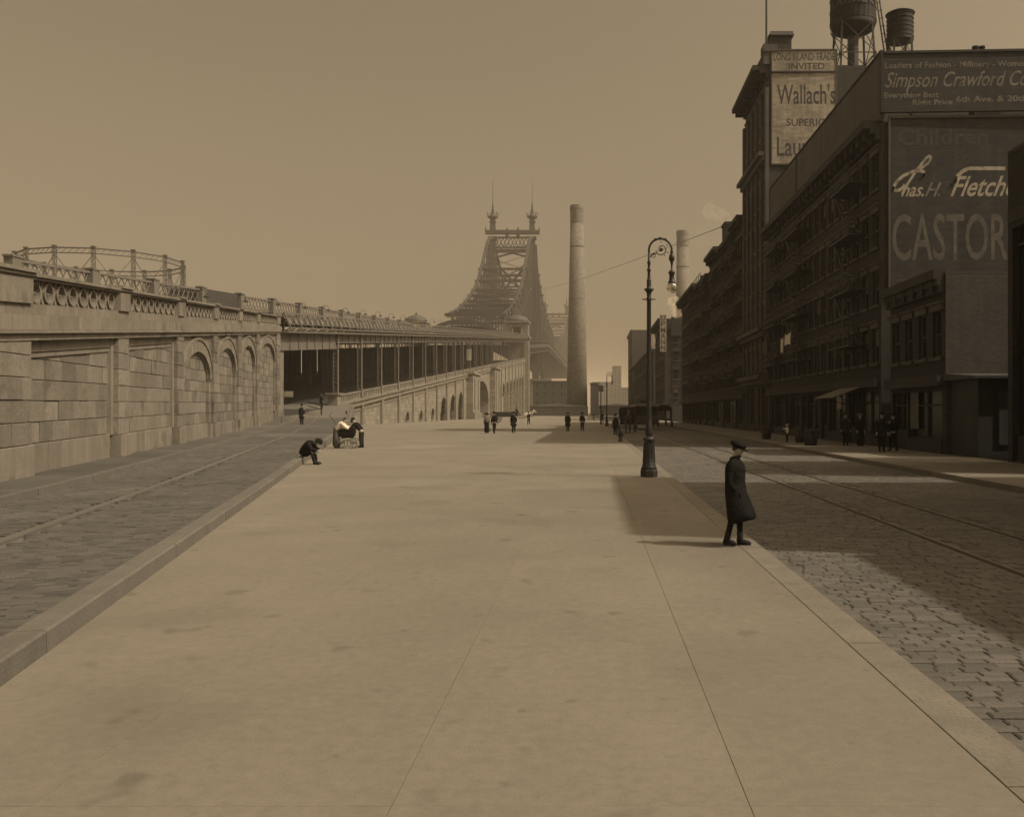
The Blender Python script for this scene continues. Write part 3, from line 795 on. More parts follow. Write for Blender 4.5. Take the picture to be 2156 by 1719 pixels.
# anchor pier pylons with their pavilions, and the curved portal between them
def pavilion(cx, Y, label):
    p = empty('pavilion', (cx, Y, 0))
    w = 4.7; z0 = deck(Y) - 2.0
    MB().box(cx - w + 1.2, cx + w, Y - 4.5, Y + 4.5, -0.3, z0).build('pylon', M['ashlarx'], p)
    for dx in (-w + 1.9, w - 0.8):
        MB().box(cx + dx - 0.9, cx + dx + 0.9, Y - 4.95, Y - 4.5, -0.3, z0 - 1.0).build('pilaster', M['smooth'], p)
    MB().box(cx - w - 0.2, cx + w + 0.5, Y - 5.0, Y + 5, z0, z0 + 0.8).build('ledge', M['smooth'], p)
    # upper storey with an arched opening
    for dx in (-1, 1):
        MB().box(cx + dx * 3.4 - 1.1, cx + dx * 3.4 + 1.1, Y - 4.2, Y + 4.2, z0 + 0.8, z0 + 6.2).build('pier', M['ashlarx'], p)
        MB().lathe([(0.45, 0), (0.38, 3.2), (0.55, 3.5)], 10, (cx + dx * 1.9, Y - 4.0, z0 + 0.8)).build('column', M['smooth'], p)
    MB().box(cx - 2.3, cx + 2.3, Y - 3.0, Y + 3.0, z0 + 0.8, z0 + 4.6).build('recess', M['steeld'], p)
    for k in range(9):
        q = []
        for t, r in ((k + .02, 0), (k + .98, 0), (k + .98, 0.8), (k + .02, 0.8)):
            a = math.pi * t / 9; q.append((cx + (2.2 + r) * math.cos(a), z0 + 3.9 + (2.0 + r) * math.sin(a)))
        MB().loft([[(x, Y - 4.4, z) for x, z in q], [(x, Y - 3.2, z) for x, z in q]]).build('arch_stone', M['smooth'], p)
    MB().box(cx - w - 0.3, cx + w + 0.3, Y - 4.8, Y + 4.8, z0 + 6.2, z0 + 6.9).build('cornice', M['smooth'], p)
    # low curved roof
    prof = [(w * 1.02, 0), (w * 0.98, 0.6), (w * 0.85, 1.4), (w * 0.6, 2.2), (w * 0.3, 2.7), (0.4, 2.85)]
    MB().lathe(prof, 20, (cx, Y, z0 + 6.9)).build('roof', M['copper'], p, True)
    MB().lathe([(0.5, 0), (0.6, 0.4), (0.3, 0.7), (0.1, 1.1)], 10, (cx, Y, z0 + 9.7)).build('finial', M['copper'], p)
    tag(p, label, 'pavilion', 'stone pavilions at the end of the viaduct')
pavilion(-26.1 - 3.4, 372, 'stone pylon pavilion with round arch at the street corner of the bridge')
pavilion(-70.5, 372, 'domed stone pavilion rising beyond the railing of the upper deck')
small = empty('dome_kiosk', (bp(200, 41, deck(200) - 1.8)))
kx, kz = bridge_x(200) - 41, deck(200) - 1.8
MB().lathe([(2.0, 0), (2.0, 1.6), (2.2, 1.7), (2.2, 1.95)], 14, (kx, 200, kz)).build('drum', M['ashlarx'], small)
MB().lathe([(2.05, 0), (1.9, 0.7), (1.5, 1.3), (0.9, 1.7), (0.35, 1.85), (0.3, 2.2), (0.05, 2.5)], 14, (kx, 200, kz + 1.95)).build('roof', M['copper'], small, True)
tag(small, 'small domed kiosk showing above the viaduct railing', 'kiosk')
por = empty('portal_arch', (-50, 368, 30))
def pxz(t, r0, z0=0): return (lerp(-66.5, -36.0, t), z0 + r0 * (1 - (2 * t - 1) ** 2))
zb_ = deck(368) - 1.8 + 1.6
for k in range(16):
    t0, t1 = k / 16, (k + 1) / 16
    MB().beam((pxz(t0, 5.4, zb_)[0], 368, pxz(t0, 5.4, zb_)[1]), (pxz(t1, 5.4, zb_)[0], 368, pxz(t1, 5.4, zb_)[1]), 2.0, 1.5).build('rib', M['tower'], por)
    x0, x1 = pxz(t0, 0)[0], pxz(t1, 0)[0]; z0_ = pxz(t0, 4.9, zb_)[1]; z1_ = pxz(t1, 4.9, zb_)[1]
    MB().beam((x0, 369, zb_), (x0, 369, max(zb_ + 0.2, z0_)), 0.25).build('mullion', M['tower'], por)
MB().box(-63, -39.5, 369.4, 369.7, zb_ - 3, zb_ + 3.4).build('screen', M['steeld'], por)
tag(por, 'low curved steel portal arch across the upper deck before the bridge', 'portal')

# ================================================================= ELEVATED RAILWAY ON THE UPPER DECK
el = empty('elevated_railway', (bridge_x(123) - 12, 123, deck(123)))
tag(el, 'raised railway platform with lattice railing panels above the stone wall', 'railway')
def elx(Y): return bridge_x(Y) - 12
def elz(Y): return 17.35 + 0.062 * (Y - 134)
PST = [69.5 + 10.75 * k for k in range(14)]
for i, Y in enumerate(PST):
    x = elx(Y)
    MB().box(x - 0.35, x + 0.35, Y - 0.55, Y + 0.55, elz(Y) - 2.6, elz(Y) + 0.1).build('post', M['steel'], el)
    MB().box(x - 0.42, x + 0.42, Y - 0.65, Y + 0.65, elz(Y) + 0.1, elz(Y) + 0.25).build('post_cap', M['steel'], el)
    if i < len(PST) - 1:
        Y1 = PST[i + 1]; a, c = Y + 0.55, Y1 - 0.55
        P = lambda y, z: (elx(y), y, elz(y) + z)
        b = MB(); b.beam(P(a, -0.1), P(c, -0.1), 0.3, 0.2); b.beam(P(a, -1.5), P(c, -1.5), 0.3, 0.16)
        if i == 3:
            b = MB().hexa([P(a, -1.7), (P(a, 0)[0] - 4, a, P(a, -1.7)[2]), (P(c, 0)[0] - 4, c, P(c, -1.7)[2]), P(c, -1.7), P(a, 0.1), (P(a, 0)[0] - 4, a, P(a, .1)[2]), (P(c, 0)[0] - 4, c, P(c, .1)[2]), P(c, 0.1)])
            b.build('signal_cabin', M['steeld'], el)
        else:
            n = 9
            for k in range(n):
                u0, u1 = lerp(a, c, k / n), lerp(a, c, (k + 1) / n)
                b.beam(P(u0, -1.5), P(u1, -0.1), 0.07, 0.09); b.beam(P(u0, -0.1), P(u1, -1.5), 0.07, 0.09)
            b.build('lattice_panel', M['steel'], el)
        MB().hexa([(elx(Y) - 9, Y, elz(Y) - 2.6), (elx(Y) + 0.2, Y, elz(Y) - 2.6), (elx(Y1) + 0.2, Y1, elz(Y1) - 2.6), (elx(Y1) - 9, Y1, elz(Y1) - 2.6),
                   (elx(Y) - 9, Y, elz(Y) - 1.7), (elx(Y) + 0.2, Y, elz(Y) - 1.7), (elx(Y1) + 0.2, Y1, elz(Y1) - 1.7), (elx(Y1) - 9, Y1, elz(Y1) - 1.7)]).build('platform', M['steeld'], el)
# gooseneck lamps along the deck
def deck_lamp():
    r_ = empty('deck_lamp', (0, 0, 0))
    MB().tube([(0, 0, 0), (0, 0, 3.9)], [0.06, 0.04], 6).build('post', M['steeld'], r_)
    MB().tube([(0, 0, 3.9)] + [(0.5 - 0.5 * math.cos(t), 0, 3.9 + 0.5 * math.sin(t)) for t in [math.pi * k / 8 for k in range(1, 9)]] + [(1.0, 0, 3.8)], 0.03, 6).build('arm', M['iron'], r_)
    MB().lathe([(0.05, 0.25), (0.12, 0.2), (0.34, 0.0), (0.32, -0.03)], 10, (1.0, 0, 3.6)).build('shade', M['iron'], r_)
    MB().sphere((1.0, 0, 3.5), 0.1, n=8, m=5).build('globe', M['globe'], r_)
    return r_
dl = deck_lamp()
ORD = 'first second third fourth fifth sixth seventh eighth ninth tenth eleventh twelfth thirteenth fourteenth fifteenth sixteenth'.split()
for k in range(16):
    Y = 98.4 + 10.8 * k
    o = dl if k == 0 else copy_tree(dl)
    o.location = (bridge_x(Y) - 11.0, Y, deck(Y) - 1.75)
    tag(o, ORD[k] + ' gooseneck lamp of the deck row, counted from the stone wall', 'lamp', 'gooseneck lamps along the upper deck')

# ================================================================= CANTILEVER BRIDGE
br = empty('cantilever_bridge', (-45, 520, 0))
tag(br, 'tall steel cantilever bridge with paired spired towers and curved trusses', 'bridge')
TX = {'s': lambda Y: -42.6 + 0.0186 * Y, 'n': lambda Y: -64.9 + 0.0186 * Y}
CH = [(374, 41), (397, 45.2), (422, 52.1), (446, 60.1), (462, 68.2), (479, 80), (493, 91.3), (505, 97.5), (520, 100), (546, 91.9), (576, 80.8), (609, 72.4), (672, 63.5), (740, 60),
      (808, 63.5), (871, 72.4), (904, 80.8), (934, 91.9), (960, 100), (987, 91), (1030, 72), (1090, 55)]
def chz(Y): return interp(CH, Y)
def bdk(Y): return min(44.0, 31.0 + (Y - 371) * 0.0766) if Y < 960 else 44.0
PP = [374 + 12.17 * k for k in range(13)] + [520 + 14.67 * k for k in range(1, 31)] + [960 + 15 * k for k in range(1, 8)]
def part(name, p, q, w, h=None, m='tower'): return MB().beam(p, q, w, h).build(name, M[m], br)
for s in 'sn':
    X = TX[s]
    for i, (Y0, Y1) in enumerate(zip(PP, PP[1:])):
        part('top_chord', (X(Y0), Y0, chz(Y0)), (X(Y1), Y1, chz(Y1)), 1.2, 1.7)
        part('bottom_chord', (X(Y0), Y0, bdk(Y0) - 3), (X(Y1), Y1, bdk(Y1) - 3), 1.1, 1.6)
        up = (Y0 < 520) or (740 < Y0 < 960)
        part('diagonal', (X(Y0), Y0, bdk(Y0) - 3 if up else chz(Y0)), (X(Y1), Y1, chz(Y1) if up else bdk(Y1) - 3), 0.7, 0.9)
        part('vertical_post', (X(Y1), Y1, bdk(Y1) - 3), (X(Y1), Y1, chz(Y1)), 0.8, 1.1)
        if chz(Y1) - bdk(Y1) > 22:
            zm = (chz(Y1) + bdk(Y1)) / 2
            zm0 = (chz(Y0) + bdk(Y0)) / 2
            part('sub_strut', (X(Y0), Y0, zm0), (X(Y1), Y1, zm), 0.5, 0.6)
            part('sub_diagonal', (X(Y0), Y0, chz(Y0) if up else zm0), (X(Y1), Y1, zm if up else chz(Y1)), 0.45)
for i, Y in enumerate(PP):
    xs0, xn0 = TX['s'](Y), TX['n'](Y); z = chz(Y)
    if not 482 < Y < 560: part('cross_strut', (xs0 + 1.4, Y, z + 0.2), (xn0 - 1.4, Y, z + 0.2), 0.7, 1.2)
    if Y < 500 and i % 2 == 0:
        b = MB()
        n = 6
        for k in range(n):
            a, c = lerp(xs0, xn0, k / n), lerp(xs0, xn0, (k + 1) / n)
            b.beam((a, Y, z - 3.4), (c, Y, z), 0.2); b.beam((a, Y, z), (c, Y, z - 3.4), 0.2)
        b.beam((xs0, Y, z - 3.5), (xn0, Y, z - 3.5), 0.5)
        b.build('sway_lattice', M['tower'], br)
    if i < len(PP) - 1 and Y < 480:
        Y1 = PP[i + 1]; z1 = chz(Y1)
        part('lateral_brace', (xs0, Y, z), (TX['n'](Y1), Y1, z1), 0.3); part('lateral_brace', (xn0, Y, z), (TX['s'](Y1), Y1, z1), 0.3)
    if z - bdk(Y) > 30 and Y < 500 and i % 2 == 1:
        zt = z - 4; zb2 = bdk(Y) + 9; k = 2
        for j in range(k):
            za, zc = lerp(zb2, zt, j / k), lerp(zb2, zt, (j + 1) / k)
            part('sway_brace', (xs0, Y, za), (xn0, Y, zc), 0.5); part('sway_brace', (xn0, Y, za), (xs0, Y, zc), 0.5)
            part('sway_strut', (xs0, Y, za), (xn0, Y, za), 0.6, 0.9)
for Y0, Y1 in zip(PP, PP[1:]):
    MB().hexa([(TX['n'](Y0) - 8, Y0, bdk(Y0) - 4), (TX['s'](Y0) + 8, Y0, bdk(Y0) - 4), (TX['s'](Y1) + 8, Y1, bdk(Y1) - 4), (TX['n'](Y1) - 8, Y1, bdk(Y1) - 4),
               (TX['n'](Y0) - 8, Y0, bdk(Y0) - 2.4), (TX['s'](Y0) + 8, Y0, bdk(Y0) - 2.4), (TX['s'](Y1) + 8, Y1, bdk(Y1) - 2.4), (TX['n'](Y1) - 8, Y1, bdk(Y1) - 2.4)]).build('deck', M['tower'], br)
    b = MB(); xq = TX['s'](Y0) + 7.8; xr = TX['s'](Y1) + 7.8
    b.beam((xq, Y0, bdk(Y0) - 0.8), (xr, Y1, bdk(Y1) - 0.8), 0.3); b.beam((xq, Y0, bdk(Y0) - 6.2), (xr, Y1, bdk(Y1) - 6.2), 0.4)
    for k in range(4):
        t = k / 4; b.beam((lerp(xq, xr, t), lerp(Y0, Y1, t), lerp(bdk(Y0), bdk(Y1), t) - 6.2), (lerp(xq, xr, t), lerp(Y0, Y1, t), lerp(bdk(Y0), bdk(Y1), t) - 0.8), 0.25)
    b.build('side_truss', M['tower'], br)
def tower(Y, base):
    for s, sg in (('s', 1), ('n', -1)):
        x = TX[s](Y)
        b = MB()
        # flaring leg: outer and inner faces with lattice
        b.hexa([(x + sg * 2.0 - 1.9, Y - 2.2, base), (x + sg * 2.0 + 1.9, Y - 2.2, base), (x + sg * 2.0 + 1.9, Y + 2.2, base), (x + sg * 2.0 - 1.9, Y + 2.2, base),
                (x - 1.7, Y - 1.6, 99), (x + 1.7, Y - 1.6, 99), (x + 1.7, Y + 1.6, 99), (x - 1.7, Y + 1.6, 99)])
        b.build('tower_leg', M['tower'], br)
        part('outer_leg', (x + sg * 1.9, Y, 96), (x + sg * 6.0, Y, base), 1.5, 1.8)
        for k in range(9):
            za, zc = lerp(base + 1, 92, k / 9), lerp(base + 1, 92, (k + 1) / 9)
            fa, fc = (96 - za) / (96 - base), (96 - zc) / (96 - base)
            part('leg_lacing', (x + sg * 1.6, Y, za), (x + sg * (1.9 + 4.1 * fc), Y, zc), 0.45)
        MB().box(x - 2.4, x + 2.4, Y - 2.2, Y + 2.2, 99, 100.6).build('leg_capital', M['tower'], br)
        # cross-head finial: pedestal, crown with spurs, slender spire
        MB().loft([[(x + a, Y + c, z) for a, c in ((-w, -w), (w, -w), (w, w), (-w, w))] for w, z in ((1.7, 104.2), (1.35, 108.5), (1.8, 108.6), (1.8, 109.3), (1.3, 109.4), (1.3, 110.2))]).build('pedestal', M['tower'], br)
        MB().lathe([(1.1, 0), (2.2, 0.8), (3.1, 1.4), (3.0, 1.8), (1.9, 2.1), (1.1, 3.2), (1.0, 4.2), (0.6, 4.6), (0.9, 5.6), (0.5, 6.2), (0.6, 7.6), (0.3, 8.2), (0.35, 9.2), (0.18, 10), (0.13, 16), (0.06, 23)], 10, (x, Y, 110.2)).build('spire', M['tower'], br)
        for k in range(6):
            a = 2 * math.pi * k / 6 + 0.3
            part('crown_spur', (x + 2.6 * math.cos(a), Y + 2.6 * math.sin(a), 111.6), (x + 3.3 * math.cos(a), Y + 3.3 * math.sin(a), 114.2), 0.4)
    xs0, xn0 = TX['s'](Y), TX['n'](Y)
    MB().box(xn0 - 4.2, xs0 + 4.2, Y - 1.8, Y + 1.8, 102.2, 104.2).build('top_beam', M['tower'], br)
    for x in (xn0 - 4.0, xs0 + 4.0): MB().lathe([(0.5, 0), (0.3, 1.2), (0.1, 2.2)], 8, (x, Y, 104.2)).build('knob', M['tower'], br)
    for t in (0.36, 0.64):
        x = lerp(xn0, xs0, t); MB().box(x - 0.9, x + 0.9, Y - 0.8, Y + 0.8, 100, 102.2).build('bracket', M['tower'], br)
        MB().lathe([(0.7, 0), (0.4, 0.8), (0.5, 1.2), (0.1, 2.0)], 8, (x, Y, 104.2)).build('knob', M['tower'], br)
    part('strut', (xn0, Y, 100.2), (xs0, Y, 100.2), 0.9); part('strut', (xn0, Y, 94.6), (xs0, Y, 94.6), 0.9); part('strut', (xn0, Y, 92.4), (xs0, Y, 92.4), 1.2, 1.6)
    b = MB(); n = 9; w = (xs0 - xn0 - 3.0) / n
    for k in range(n):
        a = xn0 + 1.5 + k * w; b.beam((a, Y, 94.8), (a + w, Y, 100), 0.35); b.beam((a, Y, 100), (a + w, Y, 94.8), 0.35)
    b.build('lattice_girder', M['tower'], br)
    xm = (xs0 + xn0) / 2
    for sg, x in ((1, xs0), (-1, xn0)):
        part('knee_brace', (x, Y, 88.5), (xm, Y, 91.5), 0.8, 1.0)
        part('vee_brace', (x, Y, 88), (xm + sg * 1.0, Y, 76.5), 1.0, 1.2)
        part('vee_brace', (x, Y, 61), (xm + sg * 1.0, Y, 75.5), 0.9, 1.1)
        part('vee_brace', (x, Y, 73), (xm, Y, 63), 0.7)
        part('vee_brace', (x, Y, 47), (xm, Y, 60), 0.9)
    for z in (76, 61, 47): part('strut', (xn0, Y, z), (xs0, Y, z), 1.0, 1.2)
    for sg, x in ((1, xs0), (-1, xn0)):
        for (y0, y1, z0, z1, g_) in ((-5, 5, -1, base - 1.2, 0), (-5.6, 5.6, base - 1.2, base, 0.5)):
            xa, xb = sorted((x - sg * 4.5 - sg * g_, x + sg * 10.5 + sg * g_))
            MB().box(xa, xb, Y + y0, Y + y1, z0, z1).build('masonry_pier', M['ashlarx'], br)
tower(520, 20.2); tower(960, 20.2)

# ================================================================= GAS HOLDER FRAME
gx, gy, gr, gz = -165.5, 312.0, 25.5, 53.2
gh = empty('gas_holder', (gx, gy, 0))
tag(gh, 'round open iron guide frame of a gas holder on the skyline', 'gas holder')
NG = 14
def gp2(k, z, r=gr): a = 2 * math.pi * (k + 0.35) / NG; return (gx + r * math.cos(a), gy + r * math.sin(a), z)
for k in range(NG):
    b = MB(); p0, p1 = gp2(k, 0), gp2(k, gz)
    for dx, dy in ((-0.4, -0.4), (0.4, -0.4), (0.4, 0.4), (-0.4, 0.4)):
        b.beam((p0[0] + dx * 1.5, p0[1] + dy * 1.5, 0), (p1[0] + dx, p1[1] + dy, gz), 0.15)
    for j in range(22):
        za, zc = gz * j / 22, gz * (j + 1) / 22
        b.beam((p0[0] - .5, p0[1] - .5, za), (p0[0] + .5, p0[1] - .5, zc), 0.08); b.beam((p0[0] + .5, p0[1] + .5, za), (p0[0] + .5, p0[1] - .5, zc), 0.08)
    b.box(p1[0] - 0.6, p1[0] + 0.6, p1[1] - 0.6, p1[1] + 0.6, gz, gz + 0.5)
    b.build('guide_column', M['steeld'], gh)
    b = MB()
    for z, w in ((gz - 0.2, 0.4), (gz - 1.8, 0.3), (gz - 18, 0.35), (gz - 36, 0.35)):
        b.beam(gp2(k, z), gp2(k + 1, z), w)
    for j in range(6):
        t0, t1 = j / 6, (j + 1) / 6
        q = lambda t, z: tuple(lerp(a, c, t) for a, c in zip(gp2(k, z), gp2(k + 1, z)))
        b.beam(q(t0, gz - 1.8), q(t1, gz - 0.2), 0.12)
    for z1, z0 in ((gz - 2, gz - 18), (gz - 18, gz - 36)):
        b.beam(gp2(k, z0), gp2(k + 1, z1), 0.16); b.beam(gp2(k, z1), gp2(k + 1, z0), 0.16)
    b.build('ring_girder', M['steeld'], gh)
MB().lathe([(gr - 1.5, 0), (gr - 1.5, 24), (gr * 0.6, 26.5), (1, 27.5)], 36, (gx, gy, 0)).build('gas_bell', M['steeld'], gh)

# ================================================================= CHIMNEYS
def stack(x, Y, h, r0, r1, label, name='brick_chimney'):
    e = empty(name, (x, Y, 0))
    MB().lathe([(r0, 0), (lerp(r0, r1, 0.5), h * 0.5), (r1, h - 8)], 40, (x, Y, 0)).build('shaft', M['chim'], e, True)
    MB().lathe([(r1 - 0.02, h - 8), (r1 + 0.1, h - 7.6), (r1 + 0.08, h - 2.2), (r1 + 0.22, h - 1.8), (r1 + 0.22, h - 0.5), (r1 + 0.1, h), (r1 - 0.8, h + 0.02), (r1 - 0.9, h - 3)], 40, (x, Y, 0)).build('cap', M['chim'], e)
    for z in (h * 0.28, h * 0.55, h * 0.8):
        rr = lerp(r0, r1, z / (h - 8)); MB().lathe([(rr + 0.05, z), (rr + 0.09, z + 0.1), (rr + 0.09, z + 0.4), (rr + 0.05, z + 0.5)], 40, (x, Y, 0)).build('iron_band', M['steeld'], e)
    tag(e, label, 'chimney')
stack(-5.8, 400, 91.4, 4.6, 2.9, 'very tall pale brick factory chimney beside the bridge')
stack(45.2, 450, 90.2, 4.0, 2.9, 'brick factory chimney behind the street lamp and dark houses')
# low works buildings at the foot of the chimney
def plain_building(name, x0, x1, y0, y1, h, m, label, win=True, hip=0.0, cat='building'):
    e = empty(name, ((x0 + x1) / 2, y0, 0))
    MB().box(x0, x1, y0, y1, -0.3, h).build('wall', M[m], e)
    b = MB()
    if hip:
        xm = (x0 + x1) / 2; b.hexa([(x0 - .3, y0 - .3, h), (x1 + .3, y0 - .3, h), (x1 + .3, y1, h), (x0 - .3, y1, h), (xm - .1, y0 + .2, h + hip), (xm + .1, y0 + .2, h + hip), (xm + .1, y1, h + hip), (xm - .1, y1, h + hip)])
    else: b.box(x0 - 0.25, x1 + 0.25, y0 - 0.25, y1 + 0.25, h, h + 0.4)
    b.build('roof', M['roof'], e)
    if win:
        n = max(1, int((x1 - x0) / 3.2)); ns = max(1, int(h / 3.6))
        for i in range(n):
            for j in range(ns):
                x = x0 + (x1 - x0) * (i + 0.5) / n; z = h * (j + 0.55) / ns
                w = MB().box(x - 0.55, x + 0.55, y0 - 0.06, y0 + 0.05, z - 0.9, z + 0.9).build('window', M['trim'], e)
                MB().box(x - 0.42, x + 0.42, y0 - 0.075, y0 - 0.065, z - 0.78, z + 0.78).build('pane', M['glass'], w)
    tag(e, label, cat)
plain_building('brick_shed', -24.5, -10.5, 392, 410, 14.5, 'brickx', 'dark brick works building standing between the bridge pier and tall chimney')
plain_building('wharf_shed', -28, -1, 384, 391, 4.0, 'wood', 'long low dark shed at the foot of the tall chimney', False, 1.2)
plain_building('coal_shed', 0, 3.5, 386, 400, 13.5, 'brickx', 'narrow dark shed right beside the base of the tall chimney', False)
plain_building('river_wharf', 3, 22, 440, 460, 4.6, 'wood', 'low dark wharf building closing the end of the street', False, 1.0)
rnd = random.Random(3)
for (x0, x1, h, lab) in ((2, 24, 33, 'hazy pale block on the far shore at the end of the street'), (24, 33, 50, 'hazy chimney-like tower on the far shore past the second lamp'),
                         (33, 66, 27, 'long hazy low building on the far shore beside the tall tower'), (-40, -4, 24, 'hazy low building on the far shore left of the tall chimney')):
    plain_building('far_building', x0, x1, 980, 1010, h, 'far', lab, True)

# ================================================================= HOUSES ALONG THE STREET
FX = 15.0
def facade(e, axis, base, u0, u1, z0, z1, openings, material, depth=0.28, name='facade'):
    """wall with real rectangular openings; axis 'x': plane X=base facing -X, u=Y; axis 'y': plane Y=base facing -Y, u=X"""
    P = (lambda u, z, d=0.0: (base + d, u, z)) if axis == 'x' else (lambda u, z, d=0.0: (u, base + d, z))
    us = sorted({u0, u1} | {o[0] for o in openings} | {o[1] for o in openings})
    zs = sorted({z0, z1} | {o[2] for o in openings} | {o[3] for o in openings})
    b = MB(); iu = {u: i for i, u in enumerate(us)}; iz = {z: i for i, z in enumerate(zs)}
    hole = set()
    for (a, c, d, f) in openings:
        for i in range(iu[a], iu[c]):
            for j in range(iz[d], iz[f]): hole.add((i, j))
    for i in range(len(us) - 1):
        for j in range(len(zs) - 1):
            if (i, j) in hole: continue
            b.add([P(us[i], zs[j]), P(us[i + 1], zs[j]), P(us[i + 1], zs[j + 1]), P(us[i], zs[j + 1])], [(0, 1, 2, 3)])
    for (a, c, d, f) in openings:
        b.add([P(a, d), P(c, d), P(c, f), P(a, f), P(a, d, depth), P(c, d, depth), P(c, f, depth), P(a, f, depth)],
              [(0, 1, 5, 4), (1, 2, 6, 5), (2, 3, 7, 6), (3, 0, 4, 7)])
    return b.build(name, M[material], e)
_wc = {}
def win_meshes(w, h, axis):
    k = (round(w, 2), round(h, 2), axis)
    if k in _wc: return _wc[k]
    T = (lambda u, d, z: (d, u, z)) if axis == 'x' else (lambda u, d, z: (u, d, z))
    def bx(b, u0, u1, d0, d1, z0, z1):
        b.hexa([T(u0, d0, z0), T(u1, d0, z0), T(u1, d1, z0), T(u0, d1, z0), T(u0, d0, z1), T(u1, d0, z1), T(u1, d1, z1), T(u0, d1, z1)])
    f = MB(); t = 0.07
    bx(f, -w / 2, -w / 2 + t, 0.12, 0.26, 0, h); bx(f, w / 2 - t, w / 2, 0.12, 0.26, 0, h); bx(f, -w / 2 + t, w / 2 - t, 0.12, 0.26, h - t, h); bx(f, -w / 2 + t, w / 2 - t, 0.12, 0.26, 0, t)
    bx(f, -w / 2 + t, w / 2 - t, 0.14, 0.22, h / 2 - 0.04, h / 2 + 0.04); bx(f, -0.02, 0.02, 0.16, 0.2, h / 2 + 0.04, h - t)
    p = MB(); bx(p, -w / 2 + 0.03, w / 2 - 0.03, 0.20, 0.235, 0.03, h - 0.03)
    bl = MB(); bx(bl, -w / 2 + 0.09, w / 2 - 0.09, 0.175, 0.19, h * 0.52, h - 0.08)
    s = MB(); bx(s, -w / 2 - 0.15, w / 2 + 0.15, -0.14, 0.2, -0.16, -0.003)
    l = MB(); bx(l, -w / 2 - 0.2, w / 2 + 0.2, -0.12, 0.1, h + 0.003, h + 0.28); bx(l, -w / 2 - 0.28, w / 2 + 0.28, -0.2, 0.1, h + 0.285, h + 0.38)
    _wc[k] = (f.mesh('window', M['trim']), p.mesh('pane', M['glass']), bl.mesh('blind', M['blind']), s.mesh('sill', M['trim']), l.mesh('lintel', M['brownl']))
    return _wc[k]
def put_window(e, axis, base, u, z, w, h, lint=True, blind=False):
    fm, pm_, bm, sm, lm = win_meshes(w, h, axis)
    loc = (base, u, z) if axis == 'x' else (u, base, z)
    o = link('window', fm, None, loc); attach(o, e)
    for nm, me, use in (('pane', pm_, True), ('blind', bm, blind), ('sill', sm, True), ('lintel', lm, lint)):
        if use: q = link(nm, me, None, loc); attach(q, o)
